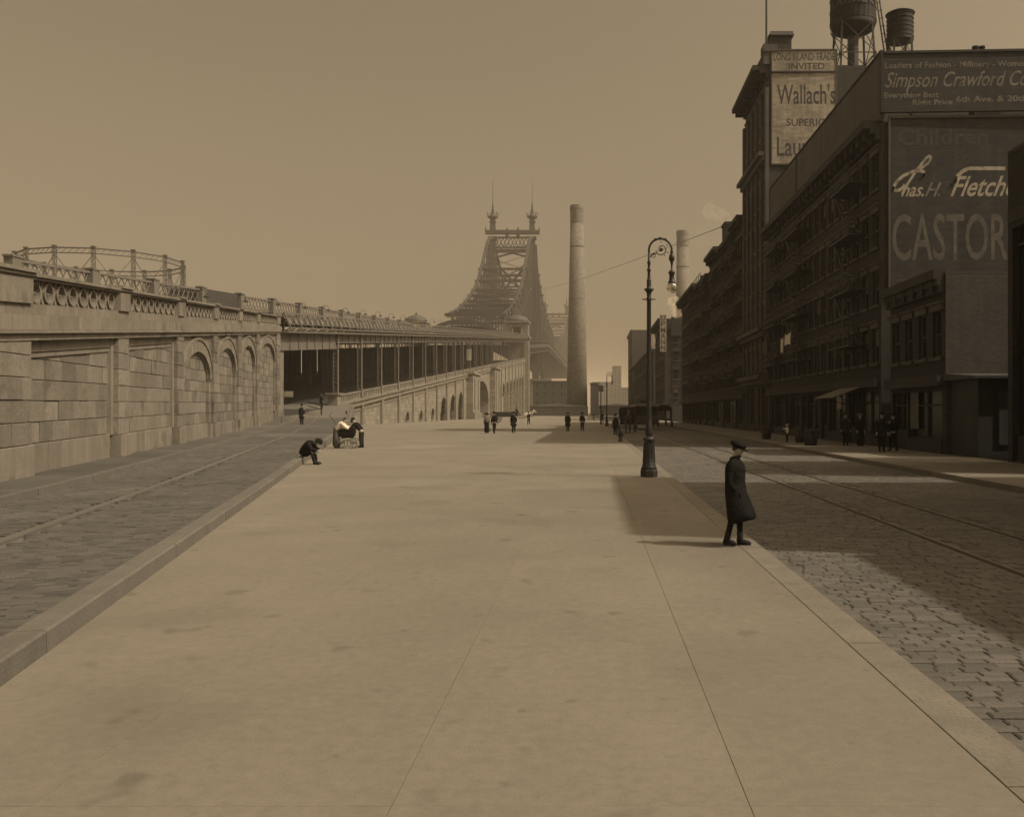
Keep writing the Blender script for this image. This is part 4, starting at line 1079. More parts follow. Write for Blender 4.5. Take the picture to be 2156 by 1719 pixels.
def house(name, Y0, Y1, H, storeys, bays, label, mats=('brick', 'brickx'), shop=3.6, depth=24.0, cornice=0.9, lint=True, cat='building', side=True, blindp=0.2, group=None, ww=1.05, fx=FX, parapet=0.0, plain=False):
    e = empty(name, (fx, Y0, 0)); rnd_ = random.Random(int(Y0 * 10))
    ops = []; wins = []
    sh = (H - shop - 0.9) / max(1, storeys)
    for j in range(storeys):
        z = shop + 0.75 + j * sh; h = min(2.0, sh * 0.6)
        for i in range(bays):
            u = lerp(Y0, Y1, (i + 0.5) / bays)
            ops.append((round(u - ww / 2, 3), round(u + ww / 2, 3), round(z, 3), round(z + h, 3))); wins.append((u, z, h))
    # shop fronts: wide openings between piers
    nsh = max(1, int((Y1 - Y0) / 4.5)); shops = []
    for i in range(nsh):
        a, c = lerp(Y0, Y1, i / nsh) + 0.35, lerp(Y0, Y1, (i + 1) / nsh) - 0.35
        d = lerp(a, c, 0.66)
        shops.append((round(a, 3), round(d, 3), 0.55, round(shop - 0.7, 3), 'shop_window')); shops.append((round(d + 0.25, 3), round(c, 3), 0.05, round(shop - 0.7, 3), 'shop_door'))
    facade(e, 'x', fx, Y0, Y1, -0.2, H, ops + [s_[:4] for s_ in shops], mats[0], name='facade')
    MB().box(fx + 0.30, fx + depth, Y0 + 0.02, Y1 - 0.02, -0.2, H - 0.05).build('house_body', M['steeld'], e)
    if side:
        MB().box(fx + 0.0, fx + depth, Y0 - 0.03, Y0 + 0.015, -0.2, H - 0.02).build('end_wall', M[mats[1]], e)
    MB().box(fx - 0.02, fx + depth, Y0, Y1, H, H + 0.12).build('roof', M['roof'], e)
    if parapet: MB().box(fx, fx + 0.3, Y0, Y1, H + 0.12, H + 0.12 + parapet).build('parapet', M[mats[0]], e)
    b = MB()
    for k, (pr, dz0, dz1) in enumerate(((0.25, -0.75, -0.45), (0.5 * cornice + 0.1, -0.45, -0.2), (cornice, -0.2, 0.22))):
        b.box(fx - pr, fx + 0.05, Y0 + 0.04, Y1 - 0.04, H + dz0 + 0.003 * k, H + dz1)
    nb2 = int((Y1 - Y0) / 1.1)
    for k in range(nb2):
        y = lerp(Y0, Y1, (k + 0.5) / nb2); b.box(fx - cornice * 0.8, fx - 0.02, y - 0.12, y + 0.12, H - 0.7, H - 0.21)
    if not plain: b.build('cornice', M['brownst'], e)
    MB().box(fx - (0.03 if plain else 0.35), fx + 0.05, Y0 + 0.03, Y1 - 0.03, shop - 0.5, shop - 0.05).build('shop_cornice', M['brownst'], e)
    for (u, z, h) in wins: put_window(e, 'x', fx, u, z, ww, h, lint, rnd_.random() < blindp)
    for (a, c, d, f, nm) in shops:
        w = MB()
        for q in range(3):
            y = lerp(a, c, q / 2); w.box(fx + 0.16, fx + 0.24, max(a, y - 0.05), min(c, y + 0.05), d, f)
        w.box(fx + 0.16, fx + 0.24, a, c, f - 0.65, f - 0.57); w.box(fx + 0.16, fx + 0.24, a, c, d, d + (0.1 if nm == 'shop_window' else 0.9))
        o = w.build(nm, M['wood'], e)
        MB().box(fx + 0.255, fx + 0.285, a, c, d, f).build('pane', M['glass'], o)
        if nm == 'shop_window': MB().box(fx - 0.06, fx + 0.2, a - 0.02, c + 0.02, -0.1, d - 0.01).build('stall_riser', M['wood'], o)
    t = tag(e, label, cat, group)
    return e
def escape(e, Y0, Y1, zs, fx=FX):
    """iron fire escape: balconies and ladders"""
    for i, z in enumerate(zs):
        b = MB()
        b.box(fx - 1.1, fx - 0.02, Y0, Y1, z - 0.06, z)
        for y in [lerp(Y0, Y1, k / 14) for k in range(15)]: b.box(fx - 1.1, fx - 1.07, y - 0.015, y + 0.015, z, z + 0.95)
        for zz in (0.5, 0.95): b.box(fx - 1.11, fx - 1.06, Y0, Y1, z + zz - 0.03, z + zz); b.box(fx - 1.1, fx, Y0 - 0.03, Y0, z + zz - 0.03, z + zz)
        if i < len(zs) - 1:
            for d in (0, 0.5): b.beam((fx - 0.4 - d, Y0 + 0.5, z), (fx - 0.4 - d, Y1 - 0.5, zs[i + 1]), 0.06)
            for k in range(9):
                t = (k + 0.5) / 9; y = lerp(Y0 + 0.5, Y1 - 0.5, t); zz = lerp(z, zs[i + 1], t); b.box(fx - 0.9, fx - 0.4, y - 0.1, y + 0.1, zz, zz + 0.03)
        b.build('fire_escape', M['iron'], e)

# unseen to the side of the camera but throwing their shadows across the street
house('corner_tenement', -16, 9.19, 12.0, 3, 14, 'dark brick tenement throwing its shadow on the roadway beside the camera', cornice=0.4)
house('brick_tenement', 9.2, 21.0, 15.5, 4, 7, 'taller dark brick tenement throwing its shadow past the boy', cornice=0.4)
house('brick_house', 25.7, 33.0, 11.0, 0, 1, 'dark brick house at the very edge of the street view', cornice=0.14, shop=9.0, plain=True)
# low corner house with a blank brick end wall
lh = house('low_brick_house', 38.8, 45.9, 7.6, 1, 4, 'low two storey brick house below the large painted wall', mats=('brick', 'brickl'), cornice=0.5, shop=3.4, depth=16)
an = empty('lean_to_shop', (15.6, 36, 0))
MB().box(15.2, 30, 36.0, 38.7, -0.2, 3.1).build('wall', M['wood'], an)
MB().hexa([(14.9, 35.6, 3.1), (30, 35.6, 3.1), (30, 38.74, 3.1), (14.9, 38.74, 3.1), (14.9, 35.6, 3.2), (30, 35.6, 3.2), (30, 38.74, 3.4), (14.9, 38.74, 3.4)]).build('roof', M['roof'], an)
for x in (16.0, 18.3, 20.6):
    MB().box(x, x + 1.9, 35.93, 35.99, 0.5, 2.6).build('shutter', M['steeld'], an)
tag(an, 'dark one storey lean-to shop against the blank brick wall', 'shop')
# tall corner house carrying the painted signs
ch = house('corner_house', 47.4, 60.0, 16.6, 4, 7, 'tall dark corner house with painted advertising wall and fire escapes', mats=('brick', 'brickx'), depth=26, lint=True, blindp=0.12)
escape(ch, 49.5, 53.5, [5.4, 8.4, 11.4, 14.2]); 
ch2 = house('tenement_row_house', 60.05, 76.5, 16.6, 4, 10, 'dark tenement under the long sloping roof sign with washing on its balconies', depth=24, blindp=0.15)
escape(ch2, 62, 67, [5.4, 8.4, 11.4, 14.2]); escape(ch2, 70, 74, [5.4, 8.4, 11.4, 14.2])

def board(name, label, p, q, z0, z1, m='signd', th=0.15, frame='wood', cat='sign'):
    """upright sign board between ground points p and q; its face is on the right hand of p->q"""
    e = empty(name, (p[0], p[1], z0)); p = Vector(p); q = Vector(q); d = (q - p).normalized(); nn = Vector((d.y, -d.x))
    def pr(a, c, o0, o1, y0, y1):
        A, B = p + d * a, p + d * c
        return [(A.x + nn.x * o0, A.y + nn.y * o0, y0), (B.x + nn.x * o0, B.y + nn.y * o0, y0), (B.x + nn.x * o1, B.y + nn.y * o1, y0), (A.x + nn.x * o1, A.y + nn.y * o1, y0),
                (A.x + nn.x * o0, A.y + nn.y * o0, y1), (B.x + nn.x * o0, B.y + nn.y * o0, y1), (B.x + nn.x * o1, B.y + nn.y * o1, y1), (A.x + nn.x * o1, A.y + nn.y * o1, y1)]
    L = (q - p).length
    MB().hexa(pr(0, L, -th, 0, z0, z1)).build('panel', M[m], e)
    for (a, c, y0, y1) in ((-0.1, L + 0.1, z0 - 0.12, z0), (-0.1, L + 0.1, z1, z1 + 0.12), (-0.1, 0, z0, z1), (L, L + 0.1, z0, z1)):
        MB().hexa(pr(a, c, -th, 0.06, y0, y1)).build('frame', M[frame], e)
    tag(e, label, cat)
    def put(u, z, body, size, m_, **kw):
        pt = p + d * u + nn * 0.004
        return lettering(body, size, (pt.x, pt.y, z), d, M[m_], e, extrude=0.001, **kw)
    return e, put, (p, d, nn)
# roof sign facing the camera; the face looks to -Y, so it runs along +X
SY = 47.15
e, put, fr = board('roof_sign', 'dark roof sign with pale script lettering facing the plaza', (15.0, SY), (37.0, SY - 1.0), 17.25, 20.15, 'signd')
put(0.12, 19.4, 'Leaders of Fashion - Millinery - Women\'s', 0.42, 'letm', width=7.4, bold=0.006)
put(0.12, 18.42, 'Simpson Crawford Co.', 1.1, 'letm', shear=0.4, width=7.3, bold=0.008)
put(0.08, 17.88, 'Everything Best', 0.4, 'letm', width=2.75, bold=0.008)
put(1.52, 17.5, 'Right Price', 0.38, 'letm', width=2.0, bold=0.008)
put(3.7, 17.62, '6th Ave. & 20th St.', 0.42, 'letm', width=4.3, bold=0.008)
b = MB().add([(15.2, SY - 0.05, 19.33), (23.2, SY - 0.4, 19.33), (23.2, SY - 0.4, 19.36), (15.2, SY - 0.05, 19.36)], [(0, 1, 2, 3)])
# painted wall panel below it
e, put, fr = board('wall_sign', 'huge faded painted wall advertisement below the roof sign', (15.42, SY + 0.08), (24.5, SY - 0.25), 8.1, 16.85, 'signd', th=0.08, frame='brownl')
put(0.36, 15.5, "Children", 1.15, 'lets', width=4.6, bold=0.02)
put(3.3, 14.5, "For", 0.9, 'lets', width=1.1, bold=0.02)
put(0.55, 12.85, "has.", 1.0, 'letw', shear=0.5, width=1.15, bold=0.014); put(1.75, 12.85, "H.", 1.0, 'letm', shear=0.5, width=0.85, bold=0.014); put(3.05, 12.85, "Fletcher", 1.45, 'letw', shear=0.5, width=3.9, bold=0.02)
put(0.1, 9.6, "CASTOR", 3.35, 'castor', width=5.85, bold=0.03); put(6.2, 9.6, "IA", 3.35, 'castor', width=1.5, bold=0.03)
put(0.35, 8.3, "ST", 0.4, 'castor', width=0.4)
# sweeping initial of the signature and the crossbar of the F, as painted strokes
p, d, nn = fr
def stroke(pts, w):
    b = MB(); P = [Vector((p.x + d.x * u + nn.x * 0.004, p.y + d.y * u + nn.y * 0.004, z)) for u, z in pts]
    for A, B in zip(P, P[1:]): b.beam(A, B, 0.004, w, up=(0, 0, 1))
    o = b.build('lettering', M['letw'], e)
def sg(pts): return [((a - 1130) * .00775 + .17, 22.94 - .00775 * c) for a, c in pts]
stroke(sg([(1185, 1290), (1225, 1215), (1270, 1145), (1320, 1080), (1352, 1042), (1370, 1036), (1374, 1055), (1355, 1085), (1310, 1118), (1262, 1142)]), 0.13)
stroke(sg([(1338, 1170), (1334, 1143), (1300, 1132), (1250, 1140), (1195, 1165), (1152, 1200), (1132, 1235), (1134, 1258), (1155, 1266), (1185, 1250), (1205, 1225)]), 0.16)
stroke(sg([(1540, 1215), (1545, 1175), (1580, 1140), (1620, 1122), (1740, 1122), (1860, 1124)]), 0.19)
# long roof sign along the street: faces -X, so it runs from far to near
e, put, fr = board('roof_sign', 'long sloping dark roof sign running along the street above the tenements', (14.95, 76.4), (14.95, 47.3), 16.85, 20.25, 'signm')
put(1.0, 18.6, "Simpson Crawford Co.", 1.7, 'castor', shear=0.35, width=12.0, bold=0.01)
put(3.5, 17.2, "6th Ave. & 20th St.", 0.9, 'castor', width=8.0)
put(17.5, 18.3, "Everything Best", 1.0, 'castor', shear=0.3, width=8.5); put(18.5, 17.1, "Right Price", 0.8, 'castor', width=6)
for k in range(8):
    y = 48.5 + k * 3.8
    MB().beam((15.3, y, 16.7), (15.1, y, 20.2), 0.12).build('brace', M['wood'], e); MB().beam((17.6, y, 16.7), (15.15, y, 19.6), 0.1).build('brace', M['wood'], e)
MB().box(14.9, 14.94, 66.6, 66.75, 16.85, 20.25).build('divider', M['wood'], e)

# washing on the balconies
for i, (y, z, w, h, lab) in enumerate(((63.2, 7.4, 2.0, 1.0, 'white sheet hung on the balcony of the dark tenement'), (71.5, 7.5, 2.2, 1.1, 'striped washing draped over the farther tenement balcony'), (65.6, 7.2, 0.7, 1.3, 'narrow white cloth hanging next to the sheet on the balcony'))):
    b = MB(); N = 10
    for k in range(N):
        t0, t1 = k / N, (k + 1) / N; f = lambda t: FX - 1.22 + 0.06 * math.sin(t * 14); sg = lambda t: -0.28 * math.sin(math.pi * t); hh = lambda t: h * (0.6 + 0.4 * abs(2 * t - 1) ** 1.5)
        b.add([(f(t0), y + w * t0, z + sg(t0)), (f(t1), y + w * t1, z + sg(t1)), (f(t1) - 0.03, y + w * t1, z + sg(t1) - hh(t1)), (f(t0) - 0.03, y + w * t0, z + sg(t0) - hh(t0))], [(0, 1, 2, 3)])
    b.v += [(x + 0.02, y_, z_) for x, y_, z_ in b.v]
    n_ = len(b.v) // 2; b.f += [tuple(i_ + n_ for i_ in reversed(f_)) for f_ in list(b.f)]
    o = b.build('hanging_laundry', M['white'] if i != 1 else M['grey'])
    tag(o, lab, 'laundry')

# tall commercial house with the white painted side wall
tb = house('commercial_building', 77.2, 88.7, 30.7, 7, 5, 'tall stone commercial building with heavy cornice and white painted side wall', mats=('brownl', 'brickx'), depth=30, cornice=1.35, ww=1.3, blindp=0.25, shop=4.6)
for i in range(6):
    y = lerp(77.35, 88.55, i / 5); MB().box(FX - 0.3, FX - 0.004, y - 0.28, y + 0.28, 5.2, 29.0).build('pilaster', M['brownl'], tb)
for z in (4.6, 8.6, 23.3):
    MB().box(FX - 0.9, FX - 0.01, 77.15, 88.7, z, z + 0.35).build('string_course', M['brownl'], tb); MB().box(FX - 0.55, FX - 0.01, 77.17, 88.7, z - 0.4, z - 0.01).build('string_course', M['brownl'], tb)
MB().box(FX - 0.45, FX + 0.4, 77.1, 88.7, 30.95, 32.0).build('parapet', M['brownl'], tb)
MB().box(FX - 0.5, FX + 0.7, 77.0, 78.2, 32.0, 32.6).build('parapet_block', M['brownl'], tb)
MB().lathe([(0.09, 0), (0.05, 12)], 8, (FX - 0.15, 77.5, 32.6)).build('flagpole', M['wood'], tb)
sy2 = 77.1
e, put, fr = board('wall_sign', 'tall white painted wall sign with black lettering on the commercial building', (15.25, sy2), (20.6, sy2 - 0.08), 22.6, 32.05, 'signw', th=0.06, frame='brownl')
put(0.12, 31.25, 'LONG ISLAND TRADE', 0.85, 'letd', width=5.15, bold=0.012)
put(1.4, 30.5, 'INVITED', 0.75, 'letd', width=3.0, bold=0.012)
MB().box(15.2, 20.65, sy2 - 0.14, sy2 - 0.004, 30.2, 30.32).build('ledge', M['wood'], e)
put(0.4, 27.6, "Wallach's", 2.3, 'letd', width=4.9, bold=0.03)
put(1.2, 25.75, "SUPERIOR", 0.85, 'letd', width=3.9, bold=0.012)
put(0.4, 23.25, "Laundry", 2.3, 'letd', width=4.9, bold=0.03)
# roof furniture
rb = empty('roof_bulkhead', (17.1, 80, 32)); 
MB().box(15.5, 17.3, 79, 81.5, 30.85, 34.1).build('box', M['wood'], rb); MB().hexa([(15.3, 78.8, 34.1), (17.5, 78.8, 34.1), (17.5, 81.7, 34.1), (15.3, 81.7, 34.1), (15.5, 79, 34.5), (17.4, 79, 34.5), (17.4, 81.5, 34.5), (15.5, 81.5, 34.5)]).build('roof', M['roof'], rb)
tag(rb, 'small dark box tank above the white sign beside the flagpole', 'roof tank')
def tank(x, Y, zb, z1, z2, r, base, label, cone, lid):
    e = empty('water_tank', (x, Y, base))
    st = MB(); n = 28
    for i in range(n):
        a0, a1 = 2 * math.pi * (i + 0.04) / n, 2 * math.pi * (i + 0.96) / n
        st.hexa([(x + (r - .08) * math.cos(a0), Y + (r - .08) * math.sin(a0), z1), (x + r * math.cos(a0), Y + r * math.sin(a0), z1), (x + r * math.cos(a1), Y + r * math.sin(a1), z1), (x + (r - .08) * math.cos(a1), Y + (r - .08) * math.sin(a1), z1),
                 (x + (r - .08) * math.cos(a0), Y + (r - .08) * math.sin(a0), z2), (x + r * .96 * math.cos(a0), Y + r * .96 * math.sin(a0), z2), (x + r * .96 * math.cos(a1), Y + r * .96 * math.sin(a1), z2), (x + (r - .08) * math.cos(a1), Y + (r - .08) * math.sin(a1), z2)])
    st.build('staves', M['tank'], e)
    MB().lathe([(r - 0.09, z1), (r - 0.09, z2)], n, (x, Y, 0)).build('lining', M['tank'], e)
    for k in range(6):
        z = lerp(z1 + 0.15, z2 - 0.15, k / 5); MB().lathe([(r + 0.03, z), (r + 0.03, z + 0.05)], n, (x, Y, 0)).build('hoop', M['iron'], e)
    if cone: MB().lathe([(r, z1), (r * 0.9, z1 - 0.45), (r * 0.55, zb + 0.3), (0.4, zb)], n, (x, Y, 0)).build('bottom', M['tank'], e, True); MB().lathe([(0.5, base), (0.5, zb + 0.1)], 12, (x, Y, 0)).build('riser_pipe', M['steeld'], e)
    else: MB().lathe([(r, z1 - 0.02), (r, z1 - 0.2)], n, (x, Y, 0)).build('bottom', M['wood'], e)
    if lid: MB().lathe([(r + 0.12, z2), (r * 0.5, z2 + r * 0.3), (0.05, z2 + r * 0.45)], n, (x, Y, 0)).build('lid', M['roof'], e)
    for i in range(4):
        a = math.pi / 4 + math.pi / 2 * i; c, s = math.cos(a), math.sin(a); a2 = a + math.pi / 2; c2, s2 = math.cos(a2), math.sin(a2); ro = r * 1.12
        MB().beam((x + ro * c, Y + ro * s, base), (x + r * 0.92 * c, Y + r * 0.92 * s, z1 + 0.1), 0.16).build('leg', M['steeld'], e)
        for za, zc in ((base, lerp(base, z1, 0.5)), (lerp(base, z1, 0.5), z1)):
            MB().beam((x + ro * c, Y + ro * s, za), (x + ro * c2, Y + ro * s2, zc), 0.06).build('brace', M['steeld'], e); MB().beam((x + ro * c2, Y + ro * s2, za), (x + ro * c, Y + ro * s, zc), 0.06).build('brace', M['steeld'], e)
        MB().beam((x + ro * c, Y + ro * s, lerp(base, z1, 0.5)), (x + ro * c2, Y + ro * s2, lerp(base, z1, 0.5)), 0.08).build('girt', M['steeld'], e)
    tag(e, label, 'water tank')
    return e
t1 = tank(23.9, 83.6, 35.8, 36.9, 42.5, 2.05, 30.8, 'large steel water tank with round bottom on braced legs and faded letters', True, True)
for k, ch_ in enumerate('LAUNDRY'):
    a = -math.pi / 2 + (k - 3.4) * 0.36; xx, yy2 = 23.9 + 2.09 * math.cos(a), 83.6 + 2.09 * math.sin(a)
    lettering(ch_, 0.9, (xx - 0.3 * -math.sin(a), yy2 - 0.3 * math.cos(a), 38.15), (-math.sin(a), math.cos(a)), M['castor'], t1, extrude=0.02, bold=0.015)
tank(28.25, 83.8, 35.6, 35.7, 38.0, 1.18, 30.8, 'smaller wooden water tank on spread legs above the roof sign', False, True)
hs = empty('hoist_frame', (26.3, 85, 30.8))
for dx in (0, 0.35):
    MB().beam((27.8 + dx, 85, 30.8), (25.6 + dx * 0.5, 85, 46), 0.1).build('rail', M['steeld'], hs)
for k in range(20):
    t = k / 20; x = lerp(27.8, 25.6, t); MB().beam((x, 85, lerp(31.7, 46, t)), (x + 0.3, 85, lerp(31.7, 46, t) + 0.1), 0.06).build('rung', M['steeld'], hs)
tag(hs, 'thin leaning iron ladder frame between the two water tanks', 'ladder')
for i, (x, y, lab) in enumerate(((21.3, 50, 'paired chimney pots on the roof just behind the roof sign'), (27.5, 52, 'dark cluster of chimney pots at the edge of the signed roof'))):
    e = empty('chimney_stack', (x, y, 16.7)); MB().box(x - 0.55, x + 0.9, y - 0.4, y + 0.4, 16.6, 20.8).build('stack', M['brick'], e)
    for k in range(2 if i == 0 else 4):
        MB().lathe([(0.14, 20.8), (0.17, 20.9), (0.12, 21.5), (0.18, 21.55), (0.18, 21.65)], 10, (x - 0.35 + 0.36 * k, y, 0)).build('chimney_pot', M['brownst'], e)
    tag(e, lab, 'chimney')
# the row beyond
row = [(88.75, 95, 20.6, 5, 4, 'dark tenement adjoining the tall commercial building', 0.9), (95.05, 104, 19.9, 5, 6, 'dark tenement with bracketed cornice in the middle of the row', 0.8),
       (104.05, 113, 20.3, 5, 6, 'dark tenement carrying a smoking chimney on its roof', 1.1), (113.05, 126, 18.6, 5, 8, 'dark tenement second from the far corner of the row', 0.9), (126.05, 150, 19.2, 5, 14, 'long dark corner tenement ending the near row of houses', 1.1)]
for (a, c, H, st, bays, lab, cor) in row:
    h_ = house('tenement', a, c, H, st, bays, lab, mats=('brick', 'brickx'), cornice=cor, blindp=0.25, group='row of dark tenements along the street')
    escape(h_, a + 1.2, a + 4.6, [5.4 + k * 2.95 for k in range(5)])
for i, (x, y, z, w, h, lab) in enumerate(((16.6, 97, 19.9, 0.8, 2.2, 'roof chimney on the tenement next to the commercial building'), (16.4, 108.5, 20.3, 1.3, 3.4, 'broad roof chimney with a wisp of smoke in the tenement row'), (16.2, 122, 18.6, 0.6, 2.4, 'thin roof chimney near the far end of the tenement row'), (16.3, 132, 19.2, 0.7, 1.8, 'roof chimney on the corner tenement'))):
    e = empty('roof_chimney', (x, y, z)); MB().box(x - w / 2, x + w / 2, y - w, y + w, z, z + h).build('stack', M['brick'], e); MB().box(x - w / 2 - 0.12, x + w / 2 + 0.12, y - w - 0.12, y + w + 0.12, z + h, z + h + 0.25).build('cap', M['brownst'], e)
    tag(e, lab, 'chimney')
# roof fence on the corner tenement
rf = empty('roof_fence', (15.2, 128, 19.3)); 
for k in range(9): MB().box(15.15, 15.23, 127 + k * 2, 127.08 + k * 2, 19.3, 21.0).build('picket', M['iron'], rf)
for z in (20.0, 20.9): MB().box(15.17, 15.21, 127, 143.1, z, z + 0.06).build('rail', M['iron'], rf)
tag(rf, 'thin iron roof railing on the corner tenement', 'railing')

# far corner house across the side street, with upright sign
fh = house('far_corner_house', 185, 212, 20.4, 5, 14, 'corner house across the side street with upright letter sign', mats=('brick', 'brickx'), depth=25, cornice=1.4, blindp=0.2)
for j in range(4):
    for i, x in enumerate((17.2, 19.2, 21.4)):
        put_window(fh, 'y', 184.72, x, 4.6 + j * 3.7, 1.1, 2.0, True, (i + j) % 3 == 0)
MB().box(14.4, 30, 184.5, 184.96, 18.2, 18.8).build('cornice', M['brownst'], fh)
vb = empty('vertical_sign', (15.3, 184.3, 15.5)); MB().box(13.95, 15.25, 184.2, 184.4, 13.8, 21.2).build('panel', M['signw'], vb)
for k, ch_ in enumerate('UPMANN'):
    lettering(ch_, 1.35, (14.15, 184.18, 20.1 - 1.2 * k), (1, 0), M['letd'], vb, width=0.9, bold=0.02, extrude=0.01)
tag(vb, 'tall narrow white sign with upright dark letters on the far corner house', 'sign')
fs = empty('roof_sign', (20, 184.6, 19)); MB().box(16.2, 18.4, 184.3, 184.5, 17.0, 20.8).build('panel', M['signd'], fs)
tag(fs, 'small dark sign beside the upright letter sign', 'sign')
hb = house('hotel_block', 330, 364, 31.0, 7, 16, 'tall hazy block at the far end of the street', mats=('brick', 'brickx'), depth=26, cornice=0.6, blindp=0.1)
ws2 = empty('wall_sign', (21, 329.7, 23)); MB().box(21.0, 26.0, 329.7, 329.9, 22.5, 29.5).build('panel', M['signw'], ws2)
tag(ws2, 'white painted sign on the end wall of the tall hazy block', 'sign')
house('river_tenement', 225, 328, 17, 4, 40, 'long dark tenement row running toward the river beyond the corner house', mats=('brick', 'brickx'), depth=20, blindp=0.1, side=True, fx=15.4)
# lit shop doorway posters and awning
aw = empty('shop_awning', (14, 52, 2.8)); MB().hexa([(13.2, 50, 2.55), (14.95, 50, 3.2), (14.95, 54, 3.2), (13.2, 54, 2.55), (13.2, 50, 2.6), (14.95, 50, 3.26), (14.95, 54, 3.26), (13.2, 54, 2.6)]).build('canvas', M['canvas'], aw)
for y in (50.1, 53.9): MB().beam((13.25, y, 2.5), (14.95, y, 2.3), 0.04).build('arm', M['iron'], aw)
tag(aw, 'dull shop awning under the corner house', 'awning')

# ================================================================= STREET LAMPS
def street_lamp():
    r_ = empty('street_lamp', (0, 0, 0))
    def oct_(prof, n=8): return MB().loft([[(r * math.cos(2 * math.pi * (i + .5) / n), r * math.sin(2 * math.pi * (i + .5) / n), z) for i in range(n)] for r, z in prof])
    oct_([(0.25, 0), (0.25, 0.17), (0.235, 0.2), (0.235, 0.24)]).build('plinth', M['iron'], r_)
    bs = MB().lathe([(0.215, 0.24), (0.20, 0.28), (0.185, 0.30), (0.19, 0.34), (0.165, 0.37), (0.15, 0.6), (0.135, 0.9), (0.13, 0.98), (0.165, 1.0), (0.175, 1.04), (0.15, 1.08), (0.09, 1.12)], 20).build('base', M['iron'], r_, True)
    fl = MB()
    for k in range(12):
        a = 2 * math.pi * k / 12; fl.beam((0.165 * math.cos(a), 0.165 * math.sin(a), 0.38), (0.136 * math.cos(a), 0.136 * math.sin(a), 0.95), 0.022)
    fl.build('flute', M['iron'], bs)
    MB().lathe([(0.085, 1.1), (0.11, 1.18), (0.115, 1.26), (0.085, 1.36), (0.095, 1.4), (0.075, 1.44), (0.07, 1.6), (0.062, 3.4), (0.058, 4.85), (0.075, 4.88), (0.075, 4.93), (0.058, 4.96), (0.062, 5.06), (0.08, 5.1), (0.13, 5.16), (0.135, 5.19),
                (0.075, 5.2), (0.06, 5.26), (0.068, 5.32), (0.055, 5.36), (0.068, 5.42), (0.045, 5.46), (0.038, 5.66), (0.055, 5.69), (0.055, 5.73), (0.036, 5.76), (0.036, 5.86), (0.048, 5.88), (0.048, 5.94), (0.032, 5.97), (0.03, 6.2)], 18).build('shaft', M['iron'], r_, True)
    b = MB(); b.tube([(-0.18, 0, 4.9), (0.18, 0, 4.9)], 0.016, 8); b.build('ladder_rest', M['iron'], r_)
    cx, cz, rr = 0.315, 6.26, 0.315
    arc = [(0, 0, 6.15)] + [(cx - rr * math.cos(t), 0, cz + rr * math.sin(t)) for t in [math.pi * k / 20 for k in range(21)]]
    MB().tube(arc, 0.03, 10, side=(0, 1, 0)).build('crook', M['iron'], r_, True)
    for k in (7, 10, 13):
        t = math.pi * k / 20; MB().sphere((cx - rr * math.cos(t), 0, cz + rr * math.sin(t) + 0.015), 0.04, n=8, m=5).build('collar', M['iron'], r_, True)
    sp = [(0.03, 0, 6.06), (0.07, 0, 6.13), (0.14, 0, 6.17), (0.2, 0, 6.16)]
    for k in range(26):
        t = math.pi * (1.15 + 2.6 * k / 25); q = 0.165 * (1 - 0.78 * k / 25); sp.append((0.345 + q * math.cos(t), 0, 6.28 + q * math.sin(t)))
    sc_ = MB().tube(sp, [0.016 - 0.006 * i / len(sp) for i in range(len(sp))], 8, side=(0, 1, 0)).build('scroll', M['iron'], r_, True)
    MB().sphere((0.345, 0, 6.28), 0.05, n=10, m=6).build('rosette', M['iron'], sc_, True)
    sm = []
    for k in range(20):
        t = math.pi * (0.9 + 2.2 * k / 19); q = 0.07 * (1 - 0.75 * k / 19); sm.append((0.135 + q * math.cos(t), 0, 6.11 + q * math.sin(t)))
    MB().tube(sm, 0.010, 8, side=(0, 1, 0)).build('curl', M['iron'], sc_, True)
    for (x, z, dx, dz) in ((0.47, 6.38, .06, .05), (0.50, 6.2, .06, -.03), (0.33, 6.46, 0, .06), (0.42, 6.13, .03, -.05), (0.22, 6.22, -.04, .04)):
        MB().tube([(x, 0, z), (x + dx * .6, 0, z + dz * .4), (x + dx, 0, z + dz)], [0.014, 0.012, 0.003], 6, side=(0, 1, 0)).build('leaf', M['iron'], sc_)
    lx = 0.63
    MB().lathe([(0.03, 6.27), (0.05, 6.2), (0.035, 6.16), (0.07, 6.12), (0.082, 6.04), (0.07, 5.97), (0.035, 5.93), (0.045, 5.9), (0.026, 5.86), (0.024, 5.72), (0.05, 5.7), (0.09, 5.66), (0.095, 5.62), (0.068, 5.58), (0.07, 5.5), (0.078, 5.42), (0.105, 5.38), (0.11, 5.35), (0.08, 5.345)], 16, (lx, 0, 0)).build('lamp_housing', M['iron'], r_, True)
    MB().lathe([(0.10, 5.345), (0.135, 5.27), (0.145, 5.21), (0.12, 5.13), (0.07, 5.08), (0.02, 5.065)], 18, (lx, 0, 0)).build('globe', M['globe'], r_, True)
    MB().lathe([(0.025, 5.34), (0.03, 5.28), (0.02, 5.2), (0.004, 5.14)], 8, (lx, 0, 0)).build('carbon', M['signw'], r_)
    return r_
lamp = street_lamp()
lamp.location = (1.62, 25.4, 0); lamp.rotation_euler = (0, 0, 0)
tag(lamp, 'tall black cast iron lamp post with scrolled crook standing behind the boy', 'street lamp', 'crook lamp posts along the kerb')
l2 = copy_tree(lamp); l2.location = (2.0, 112, 0)
tag(l2, 'distant black crook lamp post near the end of the street', 'street lamp', 'crook lamp posts along the kerb')
